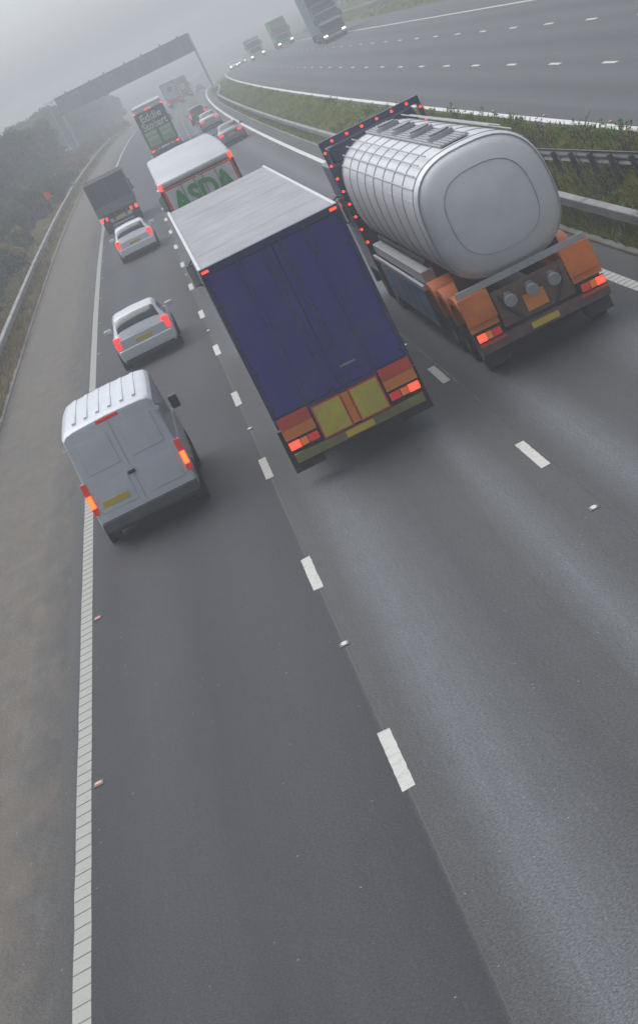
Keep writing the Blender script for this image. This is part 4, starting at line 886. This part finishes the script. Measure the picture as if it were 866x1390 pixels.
b.box(-1.2, 1.2, 7.12, 7.2, 1.3, 3.3, MATS['dull_grey_side']); b.box(-1.25, 1.25, 7.08, 7.26, 3.3, 3.5, white_p, 0.03); b.box(-1.2, 1.2, 0, 0.08, 1.3, 3.3, MATS['dull_grey_side']); b.box(-1.25, 1.25, -0.06, 0.1, 3.3, 3.48, white_p, 0.03); b.build('tipper_body', r_)
rear_axles(r_, (1.2, 2.5)); place(r_, 372, 21.2, True)
r_ = empty('articulated_lorry'); tag(r_, 'oncoming lorry with dark cab, white trim bar and tall blue-green box', 'lorry')
teal = mat('blue_green_box_paint', (0.06, 0.15, 0.16), 0.45, var=0.15); cabg = mat('dark_blue_grey_cab', (0.05, 0.065, 0.075), 0.4)
b = MB(); b.box(-1.27, 1.27, 0, 13.2, 1.0, 5.2, teal, 0.04); b.build('trailer_body', r_); tractor(r_, 13.6, 15.7, cabg, 3.9)
for z, h_ in ((3.0, 0.07), (1.95, 0.14)):
    q = MB(); q.box(-1.15, 1.15, 15.66, 15.8, z-h_, z+h_, white_p, 0.02); q.build('sun_visor' if z > 2.5 else 'trim_bar', r_)
q = MB(); q.box(-1.24, 1.24, 15.785, 15.85, 0.42, 0.62, white_p, 0.02); q.build('bumper_panel', r_)
lorry_chassis(r_, 12.3, 1.0); rear_axles(r_, (2.2, 3.5, 4.8)); place(r_, 240, 24.75, True)
# ------------------------------------------------------------ vegetation
def veg_mat(name, cols, var_scale=0.6, trans=0.25):
    M = bpy.data.materials.new(name); M.use_nodes = True; b = M.node_tree.nodes['Principled BSDF']; L = M.node_tree.links
    at = N(M, 'ShaderNodeAttribute'); at.attribute_name = 'tint'
    g = N(M, 'ShaderNodeNewGeometry'); nz_ = noise(M, g.outputs['Position'], var_scale, 4, 0.7)
    oi = N(M, 'ShaderNodeObjectInfo')
    f = math_(M, 'ADD', math_(M, 'MULTIPLY', at.outputs['Fac'], 0.55), math_(M, 'ADD', math_(M, 'MULTIPLY', math_(M, 'SUBTRACT', nz_, 0.2), 0.6), math_(M, 'MULTIPLY', math_(M, 'SUBTRACT', oi.outputs['Random'], 0.5), 0.25)))
    r = ramp(M, [(i/(len(cols)-1), c) for i, c in enumerate(cols)]); L.new(f, r.inputs[0]); L.new(r.outputs[0], b.inputs['Base Color'])
    b.inputs['Roughness'].default_value = 0.7; b.inputs['Specular IOR Level'].default_value = 0.25
    tl_ = N(M, 'ShaderNodeBsdfTranslucent'); L.new(r.outputs[0], tl_.inputs['Color']); ad = N(M, 'ShaderNodeMixShader'); ad.inputs[0].default_value = 0.42
    L.new(b.outputs[0], ad.inputs[1]); L.new(tl_.outputs[0], ad.inputs[2]); L.new(ad.outputs[0], M.node_tree.nodes['Material Output'].inputs['Surface'])
    return M
def soup(name, V, F, tints, m, parent=None):
    """V (n,k,3) one polygon of k corners each"""
    n_, k, _ = V.shape
    me = bpy.data.meshes.new(name); me.vertices.add(n_*k); me.vertices.foreach_set('co', V.reshape(-1).astype(np.float32))
    me.loops.add(n_*k); me.loops.foreach_set('vertex_index', np.arange(n_*k, dtype=np.int32)); me.polygons.add(n_)
    me.polygons.foreach_set('loop_start', np.arange(0, n_*k, k, dtype=np.int32)); me.update(calc_edges=True)
    at = me.attributes.new('tint', 'FLOAT', 'FACE'); at.data.foreach_set('value', tints.astype(np.float32))
    me.materials.append(m); o = bpy.data.objects.new(name, me); scene.collection.objects.link(o)
    if parent: o.parent = parent
    return o
def grass(name, s0, s1, o0, o1, n_, h0, h1, wd, m, clump=0.6, hfun=None, label=None):
    s_ = rng.uniform(s0, s1, n_); o_ = rng.uniform(o0, o1, n_)
    # tussocks
    nc = max(10, n_//60); cs, co = rng.uniform(s0, s1, nc), rng.uniform(o0, o1, nc); ci = rng.integers(0, nc, n_); cl = rng.random(n_) < clump
    sd_ = 0.16
    s_ = np.where(cl, cs[ci]+rng.normal(0, sd_, n_), s_); o_ = np.clip(np.where(cl, co[ci]+rng.normal(0, sd_, n_), o_), o0, o1)
    base = P(s_, o_, -0.03); ch = rng.uniform(0.6, 1.3, nc)
    h = rng.uniform(h0, h1, n_)*np.where(cl, ch[ci], 0.6)
    a = rng.uniform(0, 2*np.pi, n_); lean = rng.uniform(0.15, 0.7, n_)*h; wv = wd*rng.uniform(0.6, 1.4, n_)
    d = np.stack([np.cos(a), np.sin(a), np.zeros(n_)], -1); p = np.stack([-np.sin(a), np.cos(a), np.zeros(n_)], -1)
    up = np.array([0, 0, 1.0])
    b0 = base-p*wv[:, None]; b1 = base+p*wv[:, None]
    mid = base+d*(lean*0.35)[:, None]+up*(h*0.62)[:, None]; tip = base+d*lean[:, None]+up*h[:, None]
    V = np.stack([b0, b1, mid+p*(wv*0.7)[:, None], tip, mid-p*(wv*0.7)[:, None]], 1)
    t = np.clip(np.where(cl, rng.random(nc)[ci], 0.4)+rng.normal(0, 0.18, n_), 0, 1)
    o = soup(name, V, None, t, m); tag(o, label, 'grass', kind='stuff'); return o
green_g = veg_mat('median_grass', [(0.13, 0.18, 0.018), (0.23, 0.29, 0.035), (0.34, 0.35, 0.055), (0.44, 0.38, 0.13), (0.28, 0.2, 0.08)], 0.8)
straw_g = veg_mat('straw_verge_grass', [(0.12, 0.125, 0.04), (0.3, 0.25, 0.11), (0.52, 0.44, 0.24), (0.42, 0.32, 0.18), (0.6, 0.52, 0.33)], 0.5)
grass('median_grass', 30, 95, 12.06, 14.75, 95000, 0.08, 0.3, 0.006, green_g, label='rough green and straw grass on the slope of the central reserve')
grass('median_grass', 95, 330, 12.06, 14.7, 60000, 0.1, 0.32, 0.013, green_g, label='misty rough grass further along the central reserve')
grass('verge_grass', 50, 120, -5.2, -3.06, 60000, 0.12, 0.5, 0.007, straw_g, label='long straw-coloured grass on the left verge by the barrier')
grass('verge_grass', 120, 380, -6, -3.1, 50000, 0.12, 0.5, 0.015, straw_g, label='pale grass on the left verge fading into fog')
grass('bank_grass', 120, 420, 30.0, 42, 50000, 0.15, 0.4, 0.02, green_g, label='dull green grass bank beyond the far carriageway')
# docks and tall weeds in the median near the barriers
dock_m = veg_mat('brown_dock_stalks', [(0.05, 0.03, 0.018), (0.11, 0.065, 0.04), (0.16, 0.11, 0.07)], 1.5); leaf_m = veg_mat('broad_weed_leaves', [(0.06, 0.11, 0.02), (0.11, 0.18, 0.035), (0.18, 0.24, 0.07)], 1.0)
def weed_patch(name, spots, m, label, n_per, hh, wd, k_leaf):
    VV = []; T = []
    for (s_, o_) in spots:
        base = P(s_, o_, 0)
        for i in range(n_per):
            b0 = base+np.array([rng.normal(0, 0.10), rng.normal(0, 0.10), 0]); hgt = hh*rng.uniform(0.6, 1.1); ln = rng.normal(0, 0.14, 2)
            for j in range(k_leaf):
                f = rng.uniform(0.25, 1.0); c = b0+np.array([ln[0]*f, ln[1]*f, hgt*f]); a = rng.uniform(0, 6.28); q = wd*rng.uniform(0.5, 1.3)
                d = np.array([math.cos(a), math.sin(a), rng.uniform(-0.5, 0.9)])*q*1.8; p_ = np.array([-math.sin(a), math.cos(a), rng.uniform(-0.3, 0.3)])*q*0.6
                VV.append([c-p_*0.3, c+d*0.5-p_, c+d, c+d*0.5+p_, c+p_*0.3]); T.append(rng.random())
            st_ = np.array([0.006, 0, 0]); top = b0+np.array([ln[0], ln[1], hgt])
            VV.append([b0-st_, b0+st_, (b0+top)/2+st_, top, (b0+top)/2-st_]); T.append(0.2)
    o = soup(name, np.array(VV), None, np.array(T), m); tag(o, label, 'weeds', kind='stuff')
sp = [(rng.uniform(38, 66), rng.uniform(12.8, 14.3)) for _ in range(46)]
weed_patch('dock_weeds', sp, dock_m, 'tall brown dock stalks standing between the two median barriers', 6, 0.75, 0.035, 26)
sp = [(rng.uniform(36, 110), rng.uniform(12.3, 14.8)) for _ in range(150)]+[(rng.uniform(60, 130), rng.uniform(-5.5, -4.0)) for _ in range(70)]
weed_patch('broad_leaved_weeds', sp, leaf_m, 'broad-leaved green weeds scattered through the verge grass', 5, 0.4, 0.05, 16)
# bushes and trees
def crown_mesh(name, m, rx, ry, rz, lobes, n_leaf, size, hollow=0.45, seed=0, drop=0.0):
    g_ = np.random.default_rng(seed); cs = []
    for i in range(lobes):
        a = g_.uniform(0, 2*np.pi); rr = g_.uniform(0.1, 0.78)**0.7; z = g_.uniform(-0.75, 0.85); rr *= math.sqrt(max(0.05, 1-z*z*0.8))
        cs.append((rx*rr*math.cos(a), ry*rr*math.sin(a), rz*z, g_.uniform(0.22, 0.42), g_.random()))
    cs = np.array(cs); pk = g_.integers(0, lobes, n_leaf); c = cs[pk]
    v = g_.normal(size=(n_leaf, 3)); v /= np.linalg.norm(v, axis=1, keepdims=True); r = g_.uniform(hollow, 1.08, n_leaf)**0.6
    out = g_.random(n_leaf) < 0.07; r = np.where(out, r*g_.uniform(1.0, 1.4, n_leaf), r)
    mean = (rx+ry+rz)/3; p = c[:, :3]+v*(r*c[:, 3]*mean)[:, None]*np.array([1, 1, 0.8])
    nrm = v+g_.normal(0, 0.7, (n_leaf, 3)); nrm /= np.linalg.norm(nrm, axis=1, keepdims=True)
    t1 = np.cross(nrm, g_.normal(size=(n_leaf, 3))); t1 /= np.linalg.norm(t1, axis=1, keepdims=True); t2 = np.cross(nrm, t1)
    sz = size*g_.uniform(0.5, 1.5, n_leaf)[:, None]
    V = np.stack([p-t1*sz, p-t2*sz*0.55+t1*sz*0.1, p+t1*sz, p+t2*sz*0.55-t1*sz*0.1], 1)
    o = soup(name, V, None, np.clip(c[:, 4]*0.7+g_.normal(0, 0.15, n_leaf)+0.15, 0, 1), m); return o
def make_tree(m, h, rx, seed, n_leaf, label, group, name='tree', size=0.16):
    root = empty(name); tag(root, label, 'tree', group)
    cr = crown_mesh('crown', m, rx, rx, h*0.42, 34, n_leaf, size, seed=seed); cr.parent = root; cr.location = (0, 0, h*0.57)
    g_ = random.Random(seed); b = MB(); bark = mat('bark', (0.07, 0.06, 0.05), 0.9, var=0.3, bump=0.4)
    b.cyl((0, 0, -0.3), (0.1, 0.05, h*0.35), 0.17, bark, 9, 0.12); b.cyl((0.1, 0.05, h*0.35), (0.0, 0.1, h*0.75), 0.12, bark, 8, 0.05)
    for i in range(9):
        z = h*g_.uniform(0.25, 0.65); a = g_.uniform(0, 6.28); l = rx*g_.uniform(0.5, 0.9); b.cyl((0.05, 0.05, z), (l*math.cos(a), l*math.sin(a), z+l*g_.uniform(0.4, 0.9)), 0.05, bark, 6, 0.015)
    b.build('trunk', root, 40); return root
def make_bush(m, rx, rz, seed, n_leaf, label, group, size=0.1):
    root = empty('bush'); tag(root, label, 'bush', group)
    cr = crown_mesh('foliage', m, rx, rx, rz, 20, n_leaf, size, seed=seed, hollow=0.3); cr.parent = root; cr.location = (0, 0, rz*0.72)
    g_ = random.Random(seed); b = MB(); bark = mat('bark', (0.07, 0.06, 0.05))
    for i in range(6):
        a = g_.uniform(0, 6.28); b.cyl((0, 0, -0.2), (rx*0.6*math.cos(a), rx*0.6*math.sin(a), rz*1.1), 0.03, bark, 6, 0.01)
    b.build('stems', root); return root
tg = veg_mat('tree_foliage_green', [(0.012, 0.026, 0.004), (0.028, 0.05, 0.008), (0.07, 0.082, 0.016), (0.16, 0.14, 0.03)], 0.25)
to = veg_mat('tree_foliage_olive', [(0.02, 0.026, 0.005), (0.06, 0.06, 0.011), (0.13, 0.10, 0.02), (0.25, 0.17, 0.035)], 0.25)
tr_ = veg_mat('foliage_russet', [(0.09, 0.035, 0.02), (0.22, 0.075, 0.035), (0.3, 0.11, 0.05), (0.22, 0.15, 0.06)], 0.4)
ty = veg_mat('foliage_yellow_autumn', [(0.12, 0.095, 0.015), (0.27, 0.2, 0.04), (0.38, 0.27, 0.07), (0.16, 0.15, 0.04)], 0.4)
LG = 'misty dark green tree in the belt of trees on the left'; LO = 'misty olive autumn tree in the belt of trees on the left'
protos = [make_tree(tg, 8.4, 2.9, 1, 9000, LG, 'dark green trees of the left belt'), make_tree(tg, 7.4, 2.6, 2, 8000, LG, 'dark green trees of the left belt'), make_tree(tg, 9.2, 3.3, 3, 10000, LG, 'dark green trees of the left belt'),
          make_tree(to, 7.8, 2.8, 4, 8000, LO, 'olive autumn trees of the left belt'), make_tree(to, 6.6, 2.5, 5, 8000, LO, 'olive autumn trees of the left belt')]
spots = []
for s_ in np.arange(118, 520, 9.5):
    for row, o0 in enumerate((-10.5, -15.5, -21)):
        if row == 2 and s_ > 330: continue
        spots.append((s_+rng.uniform(-3.5, 3.5), o0+rng.uniform(-1.6, 1.6)-(1.5 if s_ > 330 else 0)))
used = set()
for i, (s_, o_) in enumerate(spots):
    if 285 < s_ < 354 and o_ > -17: continue
    k = int(rng.integers(0, 5)); p_ = protos[k]
    q = p_ if k not in used else copy_tree(p_); used.add(k)
    q.location = P(s_, o_, -0.1); q.rotation_euler = (0, 0, rng.uniform(0, 6.28)); f = rng.uniform(0.95, 1.22)*(0.8 if o_ > -12 else 1.0); q.scale = (f, f, f)
for k in range(5):
    if k not in used: bpy.data.objects.remove(protos[k])
LR = 'misty tree standing on the bank beyond the far carriageway'
pr2 = None
for s_ in np.arange(275, 540, 13):
    for o0 in (40, 48, 57):
        if pr2 is None: pr2 = q = make_tree(tg, 8.5, 3.4, 9, 8000, LR, 'trees beyond the far carriageway')
        else: q = copy_tree(pr2)
        q.location = P(s_+rng.uniform(-4, 4), o0+rng.uniform(-2, 2), -0.1); q.rotation_euler = (0, 0, rng.uniform(0, 6.28)); f = rng.uniform(0.72, 0.98); q.scale = (f, f, f)
BG = 'low green bush crowding behind the left verge barrier'
bpro = [make_bush(tg, 1.5, 1.2, 21, 5200, BG, 'green bushes behind the left barrier'), make_bush(tg, 1.2, 0.9, 22, 4200, BG, 'green bushes behind the left barrier'),
        make_bush(ty, 1.0, 0.85, 23, 3800, 'yellowing autumn bush behind the left verge barrier', 'yellow bushes behind the left barrier'), make_bush(tr_, 1.2, 0.8, 24, 4200, 'russet brown bush beside the left verge', 'russet bushes along the left verge')]
used = set()
bl_ = []
for s_ in np.arange(72, 420, 2.3):
    o_ = -6.3+rng.uniform(-0.7, 0.7); k = int(rng.choice([0, 1, 1, 0, 2]))
    if s_ > 235: k = 3 if rng.random() < 0.6 else 1
    bl_.append((s_, o_, k)); bl_.append((s_+1, o_-2.1, int(rng.choice([0, 0, 1, 2 if s_ < 235 else 3]))))
bl_ += [(168, -5.9, 3), (164, -6.2, 3), (147, -5.9, 2), (143, -6.3, 2), (151, -6.5, 2), (126, -5.8, 2)]
for s_, o_, k in bl_:
    if 158 < s_ < 171.5 and o_ > -6.8: continue
    if 280 < s_ < 352 and o_ < -5.5 and rng.random() < 0.75: continue
    q = bpro[k] if k not in used else copy_tree(bpro[k]); used.add(k)
    q.location = P(s_, o_, -0.05); q.rotation_euler = (0, 0, rng.uniform(0, 6.28)); f = rng.uniform(0.75, 1.2); q.scale = (f, f, f*rng.uniform(0.8, 1.15))
# ------------------------------------------------------------ haze
HM = bpy.data.materials.new('haze'); HM.use_nodes = True; n_ = HM.node_tree; n_.nodes.remove(n_.nodes['Principled BSDF'])
pv = n_.nodes.new('ShaderNodeVolumePrincipled'); pv.inputs['Density'].default_value = HAZE_DENSITY; pv.inputs['Color'].default_value = (0.81, 0.835, 0.86, 1); pv.inputs['Anisotropy'].default_value = 0.2
n_.links.new(pv.outputs[0], n_.nodes['Material Output'].inputs['Volume'])
hb = MB(); hb.box(-560, 700, -70, 1300, -9.5, 14.5, HM); hz_o = hb.build('haze'); hz_o['kind'] = 'stuff'
bpy.context.view_layer.update()
